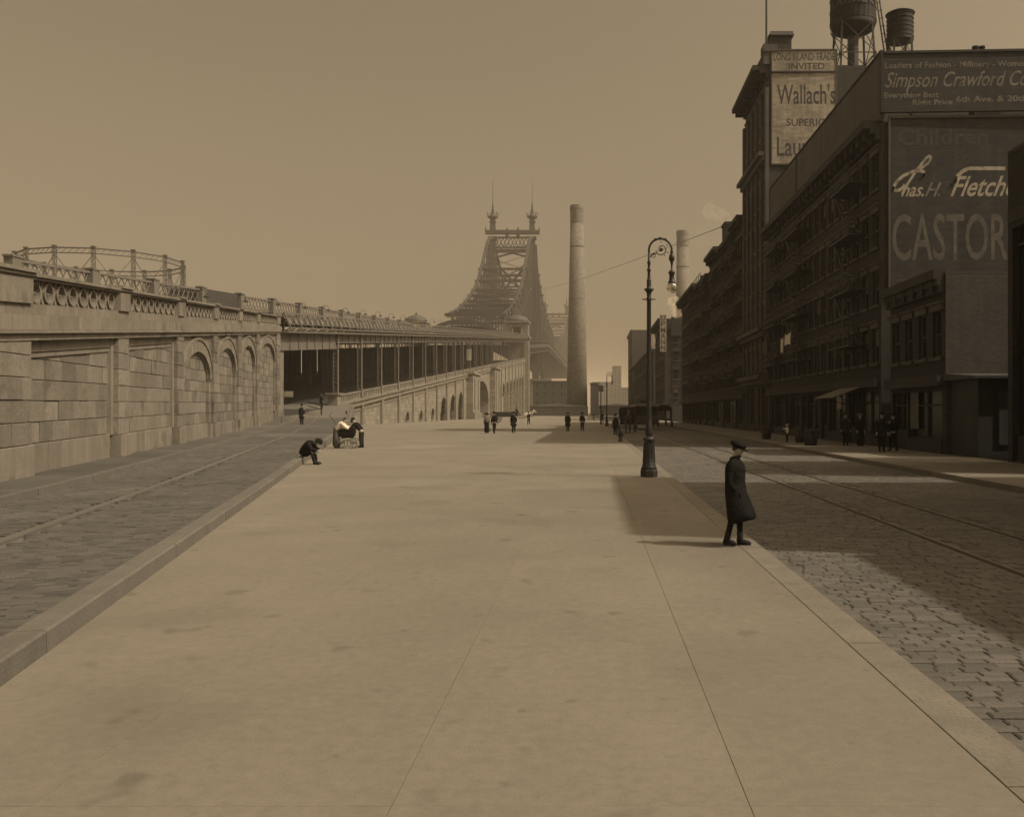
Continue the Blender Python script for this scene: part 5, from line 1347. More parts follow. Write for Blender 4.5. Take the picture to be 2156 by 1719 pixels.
sp_ = empty('sign_post', (1.47, 129, 0)); MB().lathe([(0.12, 0), (0.09, 0.6), (0.06, 4.6)], 8, (1.47, 129, 0)).build('post', M['iron'], sp_); MB().box(1.12, 1.82, 128.9, 129.1, 4.6, 5.5).build('box', M['grey'], sp_); MB().box(1.27, 1.67, 128.95, 129.05, 2.2, 2.6).build('plate', M['steeld'], sp_)
tag(sp_, 'thin post with a square box on top beyond the second lamp', 'post')
hy = empty('fire_hydrant', (1.8, 55, 0))
MB().lathe([(0.16, 0), (0.16, 0.05), (0.11, 0.08), (0.105, 0.45), (0.14, 0.47), (0.14, 0.52), (0.12, 0.58), (0.07, 0.66), (0.03, 0.68), (0.03, 0.74)], 14, (1.8, 55, 0)).build('barrel', M['iron'], hy, True)
for dx in (-1, 1): MB().tube([(1.8 + dx * 0.08, 55, 0.38), (1.8 + dx * 0.2, 55, 0.38)], [0.05, 0.055], 10).build('nozzle', M['iron'], hy)
tag(hy, 'squat black fire hydrant on the sunlit pavement past the lamp post', 'hydrant')

# ================================================================= PEOPLE
J0 = {'pelvis': (0, 0, .52), 'waist': (0, -.005, .62), 'chest': (0, 0, .74), 'neckb': (0, -.005, .825), 'neck': (0, 0, .862), 'jaw': (0, .014, .90), 'head': (0, .008, .94), 'crown': (0, 0, .968),
      'shL': (-.098, 0, .80), 'elL': (-.125, -.015, .64), 'wrL': (-.125, .03, .49), 'shR': (.098, 0, .80), 'elR': (.125, -.015, .64), 'wrR': (.125, .03, .49),
      'hipL': (-.045, 0, .50), 'knL': (-.05, .012, .275), 'anL': (-.05, -.012, .045), 'toL': (-.06, .075, .018), 'hipR': (.045, 0, .50), 'knR': (.05, .012, .275), 'anR': (.05, -.012, .045), 'toR': (.06, .075, .018),
      'nose': (0, .072, .925), 'earL': (-.047, .0, .93), 'earR': (.047, .0, .93)}
RAD = {'pelvis': .07, 'waist': .062, 'chest': .066, 'neckb': .034, 'neck': .030, 'jaw': .043, 'head': .052, 'crown': .042, 'sh': .024, 'el': .018, 'wr': .015, 'hip': .038, 'kn': .028, 'an': .020, 'to': .020, 'nose': .009, 'ear': .012}
EDG = [('pelvis', 'waist'), ('waist', 'chest'), ('chest', 'neckb'), ('neckb', 'neck'), ('neck', 'jaw'), ('jaw', 'head'), ('head', 'crown'), ('head', 'nose'), ('head', 'earL'), ('head', 'earR'),
       ('chest', 'shL'), ('shL', 'elL'), ('elL', 'wrL'), ('chest', 'shR'), ('shR', 'elR'), ('elR', 'wrR'), ('pelvis', 'hipL'), ('hipL', 'knL'), ('knL', 'anL'), ('anL', 'toL'), ('pelvis', 'hipR'), ('hipR', 'knR'), ('knR', 'anR'), ('anR', 'toR')]
def skin_obj(name, pts, edges, rad, material, root, lv=2):
    names = list(pts); me = bpy.data.meshes.new(name)
    me.from_pydata([pts[k] for k in names], [(names.index(a), names.index(c)) for a, c in edges], []); me.update()
    me.materials.append(material)
    o = bpy.data.objects.new(name, me); col.objects.link(o)
    md = o.modifiers.new('skin', 'SKIN'); md.use_smooth_shade = True
    lay = me.skin_vertices[0] if len(me.skin_vertices) else None
    if lay is None: raise RuntimeError('no skin layer')
    for i, k in enumerate(names):
        r = rad(k); lay.data[i].radius = (r, r); lay.data[i].use_root = (k == root)
    smooth_sub(o, lv)
    return o
def hand_mesh(s):
    """palm and five bent fingers hanging down the local -z axis"""
    b = MB(); P = [(-.036, -.0), (.036, -.0)]
    b.loft([[(x * w, y * t, z) for x, y in ((-1, -1), (1, -1), (1, 1), (-1, 1))] for w, t, z in ((.022, .014, 0.01), (.038, .015, -.03), (.042, .014, -.085))])
    for k, (x, L) in enumerate(((-.031, .062), (-.010, .078), (.011, .084), (.031, .074))):
        b.tube([(x, 0, -.08), (x, .006, -.08 - L * .5), (x * .95, .026, -.08 - L)], [.0095, .009, .007], 6)
    b.tube([(-.034, .004, -.03), (-.055, .02, -.06), (-.05, .035, -.095)], [.012, .010, .008], 6)
    return b
def local(o, parent):
    o.parent = parent; return o
def person(label, loc, rz, h=1.72, coat='dark', legs='black', lower='trousers', hem=.42, hat='derby', pose=None, category='person', hatm='black', flare=1.0, hands=True, group=None, hairlong=False, name='person'):
    e = empty(name, loc, R(rz)); J = dict(J0)
    if pose: J.update(pose)
    P = {k: (a * h, b_ * h, c * h) for k, (a, b_, c) in J.items()}
    def rd(k):
        for q in RAD:
            if k == q or (k[-1] in 'LR' and k[:-1] == q): return RAD[q] * h
        return .03 * h
    body = local(skin_obj('body', P, EDG, rd, M['skin'], 'pelvis'), e)
    V = lambda k: Vector(P[k])
    # jacket or coat body following the spine
    c = MB(); spine = [V('neck') - (V('neck') - V('neckb')) * .2, V('neckb'), V('chest') + (V('neckb') - V('chest')) * .45, V('chest'), V('waist'), V('pelvis')]
    rr = [.045, .062, .118, .118, .105, .115]
    if flare > 1.1: rr = [.048, .070, .128, .138, .130, .142]
    upright = abs(P['chest'][1] - P['pelvis'][1]) < .12 * h
    if lower == 'skirt' or (lower == 'coat' and upright):
        base = V('pelvis'); n = 4
        for k in range(1, n + 1):
            t = k / n; spine.append(Vector((base.x, base.y + (.02 if flare < 1.1 else .065) * h * t * flare, lerp(base.z, hem * h if lower == 'coat' else .03 * h, t)))); rr.append(((.115 if flare < 1.1 else .142) + .055 * t * flare) if lower == 'coat' else (.105 + .04 * t))
    top = c.tube(spine if lower != 'skirt' else spine[:6], [q * h for q in (rr if lower != 'skirt' else rr[:6])], 18, flat=.72, side=(1, 0, 0))
    if lower == 'coat':
        c.v = [(x * (1 + .045 * math.sin(7 * math.atan2(y, x) + z * 5) * max(0, .62 * h - z) / (.4 * h)), y * (1 + .06 * math.sin(7 * math.atan2(y, x) + z * 5) * max(0, .62 * h - z) / (.4 * h)), z + .012 * h * math.sin(3 * math.atan2(y, x)) * (z < .4 * h)) for x, y, z in c.v]
    smooth_sub(local(c.build('coat' if lower == 'coat' else 'jacket', M[coat], None, True), e))
    if lower == 'skirt': smooth_sub(local(MB().tube([V('waist').lerp(V('pelvis'), .1), V('waist').lerp(V('pelvis'), .55)] + spine[5:], [.080 * h, .095 * h, .103 * h] + [q * h for q in rr[6:]], 18, flat=.85, side=(1, 0, 0)).build('skirt', M[legs], None, True), e))
    for s in 'LR':
        sl = MB().tube([V('sh' + s) + (V('chest') - V('sh' + s)) * .35, V('sh' + s), V('sh' + s).lerp(V('el' + s), .5), V('el' + s), V('el' + s).lerp(V('wr' + s), .5), V('wr' + s)], [q * h for q in (.042, .052, .047, .044, .038, .031)], 12)
        smooth_sub(local(sl.build('sleeve', M[coat], None, True), e))
        if lower != 'skirt':
            tr = MB().tube([V('hip' + s) + Vector((0, 0, .01 * h)), V('hip' + s).lerp(V('kn' + s), .5), V('kn' + s), V('kn' + s).lerp(V('an' + s), .5), V('an' + s) - Vector((0, 0, .012 * h))], [q * h * (0.72 if flare > 1.1 else 1) for q in (.062, .056, .046, .040, .036)], 12)
            smooth_sub(local(tr.build('trouser_leg', M[legs], None, True), e))
        d = (V('to' + s) - V('an' + s)); d.z = 0; d.normalize(); a = V('an' + s)
        bt = MB().tube([a + (V('kn' + s) - a).normalized() * .085 * h, a + (V('kn' + s) - a).normalized() * .03 * h, a - Vector((0, 0, .015 * h)) - d * .004 * h], [.031 * h, .029 * h, .031 * h], 10)
        bt.tube([Vector((a.x, a.y, a.z - .02 * h)) - d * .028 * h, Vector((a.x, a.y, a.z - .016 * h)) + d * .03 * h, Vector((a.x, a.y, a.z - .024 * h)) + d * .075 * h, Vector((a.x, a.y, a.z - .028 * h)) + d * .105 * h], [.024 * h, .030 * h, .026 * h, .014 * h], 10, side=(0, 0, 1))
        local(bt.build('boot', M['leather'], None, True), e)
        if hands:
            hm = hand_mesh(s).mesh('hand', M['skin'], True); ho = bpy.data.objects.new('hand', hm); col.objects.link(ho)
            dr = (V('wr' + s) - V('el' + s)).normalized()
            q = Vector((0, 0, -1)).rotation_difference(dr); ho.location = V('wr' + s); ho.rotation_euler = q.to_euler(); ho.scale = [h / 1.72 * 1.05] * 3; local(ho, e)
    # head: hair, eyes, hat, all carried by the head's axis
    up = (V('crown') - V('jaw')).normalized(); fw = (V('nose') - V('head')).normalized(); rt = fw.cross(up).normalized(); H = V('head')
    def hp(x, y, z): return H + rt * x * h + fw * y * h + up * z * h
    def headring(z, rx, ry, y0=0.0, n=16): return [hp(rx * math.cos(2 * math.pi * i / n), y0 + ry * math.sin(2 * math.pi * i / n), z) for i in range(n)]
    hr = MB(); hr.loft([headring(-.030 if not hairlong else -.05, .040, .034, -.022), headring(0.0, .054, .046, -.016), headring(.022, .056, .056, -.006), headring(.040, .046, .048, -.004), headring(.050, .02, .02, -.004)])
    local(hr.build('hair', M['hair'], None, True), e)
    ey = MB()
    for s in (-1, 1): ey.sphere(tuple(hp(s * .019, .047, .0)), .006 * h, n=6, m=4)
    local(ey.build('eyes', M['hair'], None), e)
    hb_ = MB()
    if hat == 'derby': hb_.loft([headring(.018, .085, .09), headring(.024, .087, .092), headring(.022, .060, .064), headring(.055, .060, .064), headring(.078, .045, .048), headring(.085, .012, .012)])
    elif hat == 'cap': hb_.loft([headring(.010, .057, .060, -.002), headring(.020, .060, .064, -.004), headring(.026, .072, .074, -.002), headring(.040, .080, .082, -.004), headring(.058, .072, .074, -.006), headring(.070, .044, .05, -.012), headring(.074, .012, .012, -.01)]); hb_.loft([[hp(x, y, z) for x, y, z in ((-.045, .045, .012), (.045, .045, .012), (.03, .088, .000), (-.03, .088, .000))], [hp(x, y, z) for x, y, z in ((-.045, .045, .022), (.045, .045, .022), (.03, .088, .007), (-.03, .088, .007))]])
    elif hat == 'helmet': hb_.loft([headring(.012, .072, .085), headring(.018, .074, .087), headring(.03, .060, .066), headring(.065, .056, .06), headring(.095, .035, .038), headring(.104, .008, .008)])
    elif hat == 'wide': hb_.loft([headring(.030, .13, .13), headring(.038, .132, .132), headring(.040, .066, .068), headring(.070, .066, .068), headring(.082, .04, .04), headring(.085, .01, .01)])
    if hat: local(hb_.build('hat', M[hatm], None, True), e)
    tag(e, label, category, group)
    return e
WALK = {'knL': (-.05, .05, .28), 'anL': (-.05, .07, .045), 'toL': (-.055, .16, .03), 'knR': (.05, -.01, .28), 'anR': (.05, -.12, .06), 'toR': (.055, -.04, .018), 'wrL': (-.12, -.03, .49), 'wrR': (.12, .07, .50)}
def rot_upper(ang, piv=(0, .52), keys=None, extra=None):
    """lean everything above the pelvis forward by ang degrees"""
    a = R(ang); out = {}
    for k, (x, y, z) in J0.items():
        if k[:3] in ('hip', 'pel') or k[:2] in ('kn', 'an', 'to'): continue
        dy, dz = y - piv[0], z - piv[1]
        out[k] = (x, piv[0] + dy * math.cos(a) + dz * math.sin(a), piv[1] - dy * math.sin(a) + dz * math.cos(a))
    if extra: out.update(extra)
    return out
# the boy on the pavement
BOY = {'elL': (-.13, -.045, .64), 'wrL': (-.115, .035, .51), 'elR': (.13, -.045, .64), 'wrR': (.115, .035, .51), 'anL': (-.045, .035, .045), 'knL': (-.05, .03, .275), 'toL': (-.06, .12, .018), 'anR': (.05, -.075, .052), 'knR': (.05, -.02, .275), 'toR': (.07, .01, .018),
       'jaw': (0, .026, .893), 'head': (0, .030, .93), 'crown': (0, .034, .958), 'nose': (0, .092, .912), 'earL': (-.047, .02, .925), 'earR': (.047, .02, .925)}
boy = person('boy in flat cap and long dark overcoat standing alone at the kerb', (1.95, 12.35, 0), -112, 1.40, coat='black', legs='black', lower='coat', hem=.225, hat='cap', pose=BOY, hands=False, flare=1.15)
# details of his coat
cb = MB()
for k in range(4): cb.sphere((0.012, (0.088 + 0.008 * k) * 1.40, (0.72 - 0.07 * k) * 1.40), 0.011, 0.006, 0.011, n=8, m=4)
local(cb.build('coat_buttons', M['iron'], None), boy)
cl = MB().tube([(0.03 * math.cos(t) * 1.9, 0.03 * math.sin(t) * 1.9 + 0.0, 1.40 * .845 + 0.012 * math.sin(t)) for t in [2 * math.pi * k / 16 for k in range(17)]], 0.02, 8)
local(cl.build('collar', M['black'], None, True), boy)
for s in (-1, 1):
    local(MB().hexa([(s * .12, .03, .66), (s * .185, .03, .66), (s * .185, .12, .66), (s * .12, .12, .66), (s * .125, .03, .72), (s * .18, .03, .72), (s * .18, .11, .72), (s * .125, .11, .72)]).build('pocket', M['black'], None), boy)
# man seated on the raised kerb
SIT = dict(rot_upper(62, (0, .17)))
SIT = {k: (x, y, z) for k, (x, y, z) in rot_upper(58).items()}
SIT = {k: (x, y, z - .345) for k, (x, y, z) in SIT.items()}
SIT.update({'pelvis': (0, 0, .175), 'hipL': (-.06, .01, .165), 'hipR': (.06, .01, .165), 'knL': (-.075, .22, .285), 'knR': (.075, .21, .285), 'anL': (-.07, .25, .045), 'anR': (.07, .29, .045), 'toL': (-.08, .34, .018), 'toR': (.08, .385, .018),
            'elL': (-.12, .23, .30), 'elR': (.12, .23, .30), 'wrL': (-.06, .34, .27), 'wrR': (.06, .34, .27)})
SIT['waist'] = (0, .03, .28); SIT['chest'] = (0, .13, .385); SIT['neckb'] = (0, .215, .43); SIT['neck'] = (0, .255, .435); SIT['jaw'] = (0, .30, .415); SIT['head'] = (0, .325, .43); SIT['crown'] = (0, .345, .455)
SIT['nose'] = (0, .375, .385); SIT['earL'] = (-.047, .318, .425); SIT['earR'] = (.047, .318, .425); SIT['shL'] = (-.098, .17, .40); SIT['shR'] = (.098, .17, .40)
person('hunched man in dark coat and derby sitting on the raised kerb', (kerb_x(31.4) - 0.02, 31.4, 0.0), -98, 1.75, coat='black', legs='black', pose=SIT, hat='derby')
# woman bending to the perambulator, and the figure facing her
LEAN = rot_upper(38, extra={'elL': (-.12, .30, .62), 'wrL': (-.10, .42, .56), 'elR': (.12, .30, .62), 'wrR': (.10, .42, .56)})
person('person in white blouse and dark skirt bending over the baby carriage', (-12.5, 45.15, 0), -88, 1.66, coat='white', legs='grey', lower='skirt', hat=None, pose=LEAN, hairlong=True)
LEAN2 = rot_upper(44, extra={'elL': (-.12, .26, .62), 'wrL': (-.10, .36, .52), 'elR': (.12, .26, .62), 'wrR': (.10, .36, .52)})
person('person in black stooping at the foot of the baby carriage', (-11.42, 45.85, 0), 70, 1.64, coat='black', legs='dark', hat='derby', pose=LEAN2)
# baby carriage
pc = empty('baby_carriage', (-11.95, 45.2, 0))
px_, py_ = -11.95, 45.2
MB().loft([[(px_ + a * x, py_ + b_ * y, z) for a, b_ in ((-1, -1), (1, -1), (1, 1), (-1, 1))] for x, y, z in ((.24, .16, .50), (.34, .20, .62), (.38, .22, .92), (.36, .21, .94))]).build('tub', M['black'], pc)
hd = MB(); hd.loft([[(px_ + .22 - .15 * math.cos(t), py_ + s, .90 + .16 * math.sin(t)) for t in [math.pi * k / 8 for k in range(9)]] for s in (-.24, .24)]); hd.build('hood', M['black'], pc)
MB().sphere((px_ - .05, py_, .98), .26, .16, .12).build('blanket', M['white'], pc, True)
for dx in (-.3, .3):
    for s in (-.27, .27):
        b = MB(); r = .24
        b.tube([(px_ + dx + r * math.cos(t), py_ + s, .25 + r * math.sin(t)) for t in [2 * math.pi * k / 18 for k in range(19)]], .014, 6, side=(0, 1, 0))
        for k in range(8): a = math.pi * k / 4; b.beam((px_ + dx, py_ + s, .25), (px_ + dx + r * math.cos(a), py_ + s, .25 + r * math.sin(a)), .012)
        b.build('wheel', M['iron'], pc)
    MB().beam((px_ + dx, py_ - .27, .25), (px_ + dx, py_ + .27, .25), .03).build('axle', M['iron'], pc)
for s in (-.2, .2):
    MB().tube([(px_ - .38, py_ + s, .25), (px_, py_ + s, .42), (px_ + .38, py_ + s, .25)], .01, 6).build('spring', M['iron'], pc)
    MB().tube([(px_ - .42, py_ + s, .8), (px_ - .65, py_ + s, 1.0)], .014, 6).build('handle_bar', M['iron'], pc)
MB().beam((px_ - .65, py_ - .2, 1.0), (px_ - .65, py_ + .2, 1.0), .03).build('handle', M['wood'], pc)
tag(pc, 'black baby carriage with pale hood on thin spoked wheels', 'baby carriage')
# policeman and the others
person('person in long uniform coat standing in the viaduct entrance', (-25.3, 80.5, ramp(80.5) - 0.01), 175, 1.78, coat='black', legs='black', lower='coat', hem=.30, hat='helmet', flare=.5)
person('dark figure leaning beside the granite end pier of the balustrade', (-30.9, 105.6, ramp(105.6) - 0.01), 160, 1.74, coat='black', legs='black', lower='coat', hem=.35, hat='derby')
person('tiny dark figure on the upper deck at the end of the parapet', (bridge_x(95) - 0.7, 95.5, deck(95.5) - 1.76), 150, 1.74, coat='black', legs='black', lower='coat', hem=.35, hat='derby')
def gp_(x, y, h0=0.0):
    Y = (1.8 - h0) * 1934 / (y - 866); return ((x - 1243) / 1934 * Y, Y, h0)
person('person in pale jacket and long dark skirt walking beside a man', gp_(1025, 911.5), 0, 1.66, coat='canvas', legs='black', lower='skirt', hat='wide', hatm='dark')
person('person in dark suit and derby walking next to the pale jacket', gp_(1040.5, 912), -20, 1.76, coat='black', legs='black', hat='derby', pose=WALK)
person('person in dark overcoat standing alone near the great arch', gp_(1081.5, 911), 170, 1.78, coat='black', legs='black', lower='coat', hem=.33, hat='derby')
person('person in black walking past the flat wagon', gp_(1113, 893.5), 20, 1.76, coat='black', legs='black', hat='derby', pose=WALK)
person('person in long black coat standing in front of the tall chimney', gp_(1195.5, 907.5), 175, 1.72, coat='black', legs='black', lower='coat', hem=.27, hat='derby')
person('person in short black jacket walking in front of the tall chimney', gp_(1226, 907), 185, 1.70, coat='black', legs='black', hat='derby', pose=WALK)
person('person in bulky dark coat beside the covered carriage', gp_(1295.5, 914.0), 20, 1.6, coat='black', legs='black', lower='coat', hem=.3, hat='derby')
person('small distant person in dark clothes on the sunlit crossing', gp_(1268, 889.0), 20, 1.72, coat='black', legs='black', hat='derby', pose=WALK)
person('small distant person in grey near the end of the street', gp_(1250, 884.5), 20, 1.72, coat='dark', legs='dark', hat='derby')
person('dark person walking past the awning of the corner house', (13.5, 48.6, 0), 170, 1.72, coat='dark', legs='black', lower='coat', hem=.35, hat='derby')
person('dark person with grey hat walking close behind on the shaded pavement', (14.1, 48.0, 0), 190, 1.68, coat='black', legs='black', lower='skirt', hat='wide', hatm='grey')
person('person in black coat before the low brick house', (13.1, 41.3, 0), 175, 1.76, coat='black', legs='black', lower='coat', hem=.35, hat='derby')
person('person in black stepping beside the man before the low brick house', (13.75, 41.7, 0), 10, 1.72, coat='black', legs='black', hat='derby', pose=WALK)
person('small child in white smock on the shaded pavement', (11.65, 54.4, 0), 100, 1.05, coat='white', legs='black', hat='cap', hatm='white', pose={'elR': (.2, .05, .72), 'wrR': (.3, .1, .74)})
# ash barrels on the shaded pavement
for i, (x, y, h, r, lab) in enumerate(((11.75, 49.0, .85, .36, 'big dark ash barrel on the shaded pavement by the child'), (11.5, 60.0, .75, .32, 'second dark barrel farther along the shaded kerb'), (12.2, 53.4, .5, .3, 'low tub between the child and the big barrel'))):
    e = empty('ash_barrel', (x, y, 0)); MB().lathe([(r * .86, 0.003), (r, h * .5), (r * .88, h), (r * .8, h), (r * .78, h - .1)], 16, (x, y, 0)).build('staves', M['wood'], e, True)
    for z in (.15, .5, .85): MB().lathe([(r * 1.03, h * z), (r * 1.03, h * z + .05)], 16, (x, y, 0)).build('hoop', M['iron'], e)
    tag(e, lab, 'barrel')
ps = empty('shop_card', (14.9, 54.8, 2)); MB().box(14.82, 14.9, 54.3, 55.2, 1.95, 2.6).build('card', M['signw'], ps); tag(ps, 'bright little shop card in the dark doorway', 'sign')
bb = empty('window_poster', (15.0, 43, 1)); MB().box(15.10, 15.13, 42.3, 43.9, 1.0, 2.75).build('sheet', M['blind'], bb); tag(bb, 'pale blind in the shop window of the low brick house', 'blind')

# iron railing at the foot of the ramp
ir = empty('iron_railing', (-27.5, 96, ramp(96)))
zr = ramp(97)
for (p, q) in (((-28.4, 97, zr - 0.9), (-28.4, 97, zr + 1.0)), ((-28.4, 97, zr + 1.0), (-31, 101, zr + 1.4)), ((-28.4, 97, zr - .1), (-26.2, 98.6, 0.3)), ((-26.2, 98.6, 0.0), (-26.2, 98.6, 1.9))):
    MB().beam(p, q, .12).build('bar', M['iron'], ir)
MB().beam((-28.4, 97, zr + .55), (-31, 101, zr + .95), .07).build('bar', M['iron'], ir)
tag(ir, 'plain black iron railing at the foot of the granite end pier', 'railing')
for i, (x, y, dx) in enumerate(((-26.9, 80.2, -.1), (-23.0, 81.0, .55))):
    z = ramp(y) - .01; o = MB().tube([(x + dx, y, z), (x + dx * .6, y, z + .4), (x, y, z + .8), (x + dx * .3, y, z + 1.1)], .025, 6).build('iron_hook_post', M['iron'])
    tag(o, ('thin bent iron post by the uniformed person', 'thin curved iron post nearer the granite pier')[i], 'post')

# ================================================================= HORSES AND VEHICLES
HJ = {'rump': (0, -.72, 1.32), 'belly': (0, 0, 1.22), 'chest': (0, .62, 1.32), 'neck': (0, .92, 1.68), 'poll': (0, 1.14, 1.98), 'face': (0, 1.38, 1.80), 'muz': (0, 1.58, 1.58),
      'eL': (-.06, 1.1, 2.14), 'eR': (.06, 1.1, 2.14)}
HR = {'rump': .29, 'belly': .33, 'chest': .30, 'neck': .18, 'poll': .12, 'face': .095, 'muz': .07, 'eL': .03, 'eR': .03}
HE = [('rump', 'belly'), ('belly', 'chest'), ('chest', 'neck'), ('neck', 'poll'), ('poll', 'face'), ('face', 'muz'), ('poll', 'eL'), ('poll', 'eR')]
for s, x in (('L', -.17), ('R', .17)):
    HJ.update({'f1' + s: (x, .58, 1.0), 'f2' + s: (x, .60, .56), 'f3' + s: (x, .57, .15), 'f4' + s: (x, .63, .04), 'h1' + s: (x, -.62, 1.05), 'h2' + s: (x * 1.05, -.50, .86), 'h3' + s: (x * 1.05, -.86, .54), 'h4' + s: (x * 1.05, -.80, .14), 'h5' + s: (x * 1.05, -.73, .04)})
    HR.update({'f1' + s: .13, 'f2' + s: .065, 'f3' + s: .045, 'f4' + s: .06, 'h1' + s: .19, 'h2' + s: .13, 'h3' + s: .07, 'h4' + s: .048, 'h5' + s: .06})
    HE += [('chest', 'f1' + s), ('f1' + s, 'f2' + s), ('f2' + s, 'f3' + s), ('f3' + s, 'f4' + s), ('rump', 'h1' + s), ('h1' + s, 'h2' + s), ('h2' + s, 'h3' + s), ('h3' + s, 'h4' + s), ('h4' + s, 'h5' + s)]
def horse(label, loc, rz, m, group=None):
    e = empty('horse', loc, R(rz))
    local(skin_obj('body', HJ, HE, lambda k: HR[k], M[m], 'belly'), e)
    local(MB().tube([(0, -.98, 1.45), (0, -1.1, 1.25), (0, -1.12, .8)], [.05, .07, .03], 8).build('tail', M['hair'], None, True), e)
    local(MB().tube([(0, 1.02, 2.05), (0, .82, 1.86), (0, .62, 1.6)], [.04, .06, .03], 8, side=(0, 1, 0)).build('mane', M['hair'], None, True), e)
    local(MB().tube([(.28 * math.cos(t), .78 + .03 * math.sin(t), 1.42 + .36 * math.sin(t)) for t in [2 * math.pi * k / 14 for k in range(15)]], .045, 8).build('collar', M['leather'], None), e)
    tag(e, label, 'horse', group); return e
def wheel(e, x, y, z, r, axis='x', m='wood'):
    b = MB(); n = 20
    f = (lambda a, q: (x, y + q * math.cos(a), z + q * math.sin(a))) if axis == 'x' else (lambda a, q: (x + q * math.cos(a), y, z + q * math.sin(a)))
    b.tube([f(2 * math.pi * k / n, r - .04) for k in range(n + 1)], .04, 6, side=(1, 0, 0) if axis == 'x' else (0, 1, 0))
    o = b.build('wheel', M['iron'], e)
    s = MB()
    for k in range(12): s.beam(f(0, 0), f(2 * math.pi * k / 12, r - .05), .035)
    s.sphere((x, y, z), .1, n=8, m=5); s.build('spokes', M[m], o)
# flat wagon by the great arch
fw = empty('flat_wagon', (-13.8, 151, 0)); wy = 151
MB().box(-15.9, -11.9, wy - .9, wy + .9, .95, 1.1).build('bed', M['wood'], fw)
for yy_ in (-.9, .9): MB().box(-15.9, -12.3, wy + yy_ - .04, wy + yy_ + .04, 1.1, 1.75).build('side_board', M['wood'], fw)
MB().box(-12.3, -11.9, wy - .7, wy + .7, 1.1, 1.75).build('seat', M['wood'], fw)
for x, r in ((-15.2, .62), (-12.6, .52)):
    for yy_ in (-1.0, 1.0): wheel(fw, x, wy + yy_, r, r, 'y')
    MB().beam((x, wy - 1, r), (x, wy + 1, r), .09).build('axle', M['iron'], fw)
MB().beam((-11.9, wy, .7), (-9.4, wy, .9), .08).build('shaft', M['wood'], fw)
tag(fw, 'low dark flat wagon drawn past the foot of the viaduct', 'wagon')
horse('pale horse harnessed to the flat wagon on the near side', (-10.4, wy - .55, 0), -90, 'horsew', 'pair of horses at the flat wagon')
horse('dark horse harnessed to the flat wagon on the far side', (-10.5, wy + .55, 0), -90, 'horse', 'pair of horses at the flat wagon')
DRV = {k: v for k, v in J0.items()}
DRV = {k: (x, y, z - .26) for k, (x, y, z) in J0.items()}
DRV.update({'knL': (-.06, .22, .25), 'knR': (.06, .22, .25), 'anL': (-.06, .25, .03), 'anR': (.06, .25, .03), 'toL': (-.06, .33, .0), 'toR': (.06, .33, .0), 'wrL': (-.07, .22, .32), 'wrR': (.07, .22, .32), 'elL': (-.12, .06, .38), 'elR': (.12, .06, .38)})
person('driver seated on the front of the flat wagon', (-12.15, wy, 1.33), -90, 1.74, coat='dark', legs='black', hat='derby', pose=DRV)
# covered carriage coming up the street
cc = empty('covered_carriage', (3.35, 85, -.15)); x0, x1, y0 = 2.75, 4.0, 84.0
MB().box(x0, x1, y0, y0 + 2.2, .62, 1.15).build('body', M['black'], cc)
MB().loft([[(x, y, z) for x, z in ((x0 - .05, 1.15), (x1 + .05, 1.15), (x1 + .08, 2.0), (x1 - .1, 2.2), (x0 + .1, 2.2), (x0 - .08, 2.0))] for y in (y0 + .35, y0 + 2.25)]).build('hood', M['black'], cc)
MB().box(x0 + .1, x1 - .1, y0 + .0, y0 + .45, 1.15, 1.3).build('seat', M['leather'], cc)
for yy_, r in ((y0 + .2, .45), (y0 + 1.9, .58)):
    for x in (x0 - .12, x1 + .12): wheel(cc, x, yy_, r - .14, r, 'x')
    MB().beam((x0 - .12, yy_, r - .14), (x1 + .12, yy_, r - .14), .07).build('axle', M['iron'], cc)
for x in (x0 + .2, x1 - .2): MB().beam((x, y0 + .1, .6), (x, y0 - 2.3, .85), .06).build('shaft', M['wood'], cc)
tag(cc, 'narrow black covered carriage coming up the street behind a horse', 'carriage')
horse('dark horse pulling the narrow covered carriage', (3.38, 82.6, -.142), 180, 'horse')
# tram standing in the street
tm = empty('tram_car', (5.92, 98, -.15)); a, c, y0, y1 = 4.72, 7.12, 97.0, 106.5
MB().box(a, c, y0, y1, .55, 1.35).build('side_panel', M['wood'], tm)
for k in range(9):
    y = lerp(y0, y1, k / 8)
    for x in (a + .05, c - .05): MB().box(x - .05, x + .05, y - .06, y + .06, 1.35, 2.35).build('window_post', M['wood'], tm)
for x in (a, lerp(a, c, .33), lerp(a, c, .67), c): MB().box(x - .05, x + .05, y0 - .01, y0 + .05, 1.35, 2.35).build('window_post', M['wood'], tm)
MB().box(a + .06, c - .06, y0 + .06, y1 - .06, 1.35, 2.35).build('glazing', M['glass'], tm)
MB().loft([[(x, y, z) for x, z in ((a - .1, 2.35), (c + .1, 2.35), (c, 2.55), (c - .6, 2.68), (a + .6, 2.68), (a, 2.55))] for y in (y0 - .7, y1 + .7)]).build('roof', M['canvas'], tm)
MB().box(a + .6, c - .6, y0 + .5, y1 - .5, 2.68, 2.95).build('clerestory', M['wood'], tm)
MB().box(a + .15, c - .15, y0 - .9, y0, .45, .6).build('platform', M['wood'], tm); MB().box(a + .15, c - .15, y0 - .95, y0 - .88, .6, 1.4).build('dash', M['steeld'], tm)
for x in (a + .3, c - .3): 
    for yy_ in (y0 + 2.2, y1 - 2.2): wheel(tm, x, yy_, .26, .4, 'x', 'iron')
MB().lathe([(.11, 0), (.14, .05), (.1, .1)], 10, ((a + c) / 2, y0 - .98, 1.05)).build('headlamp', M['rail'], tm)
tag(tm, 'dark tram car standing on the rails behind the lamp post', 'tram')
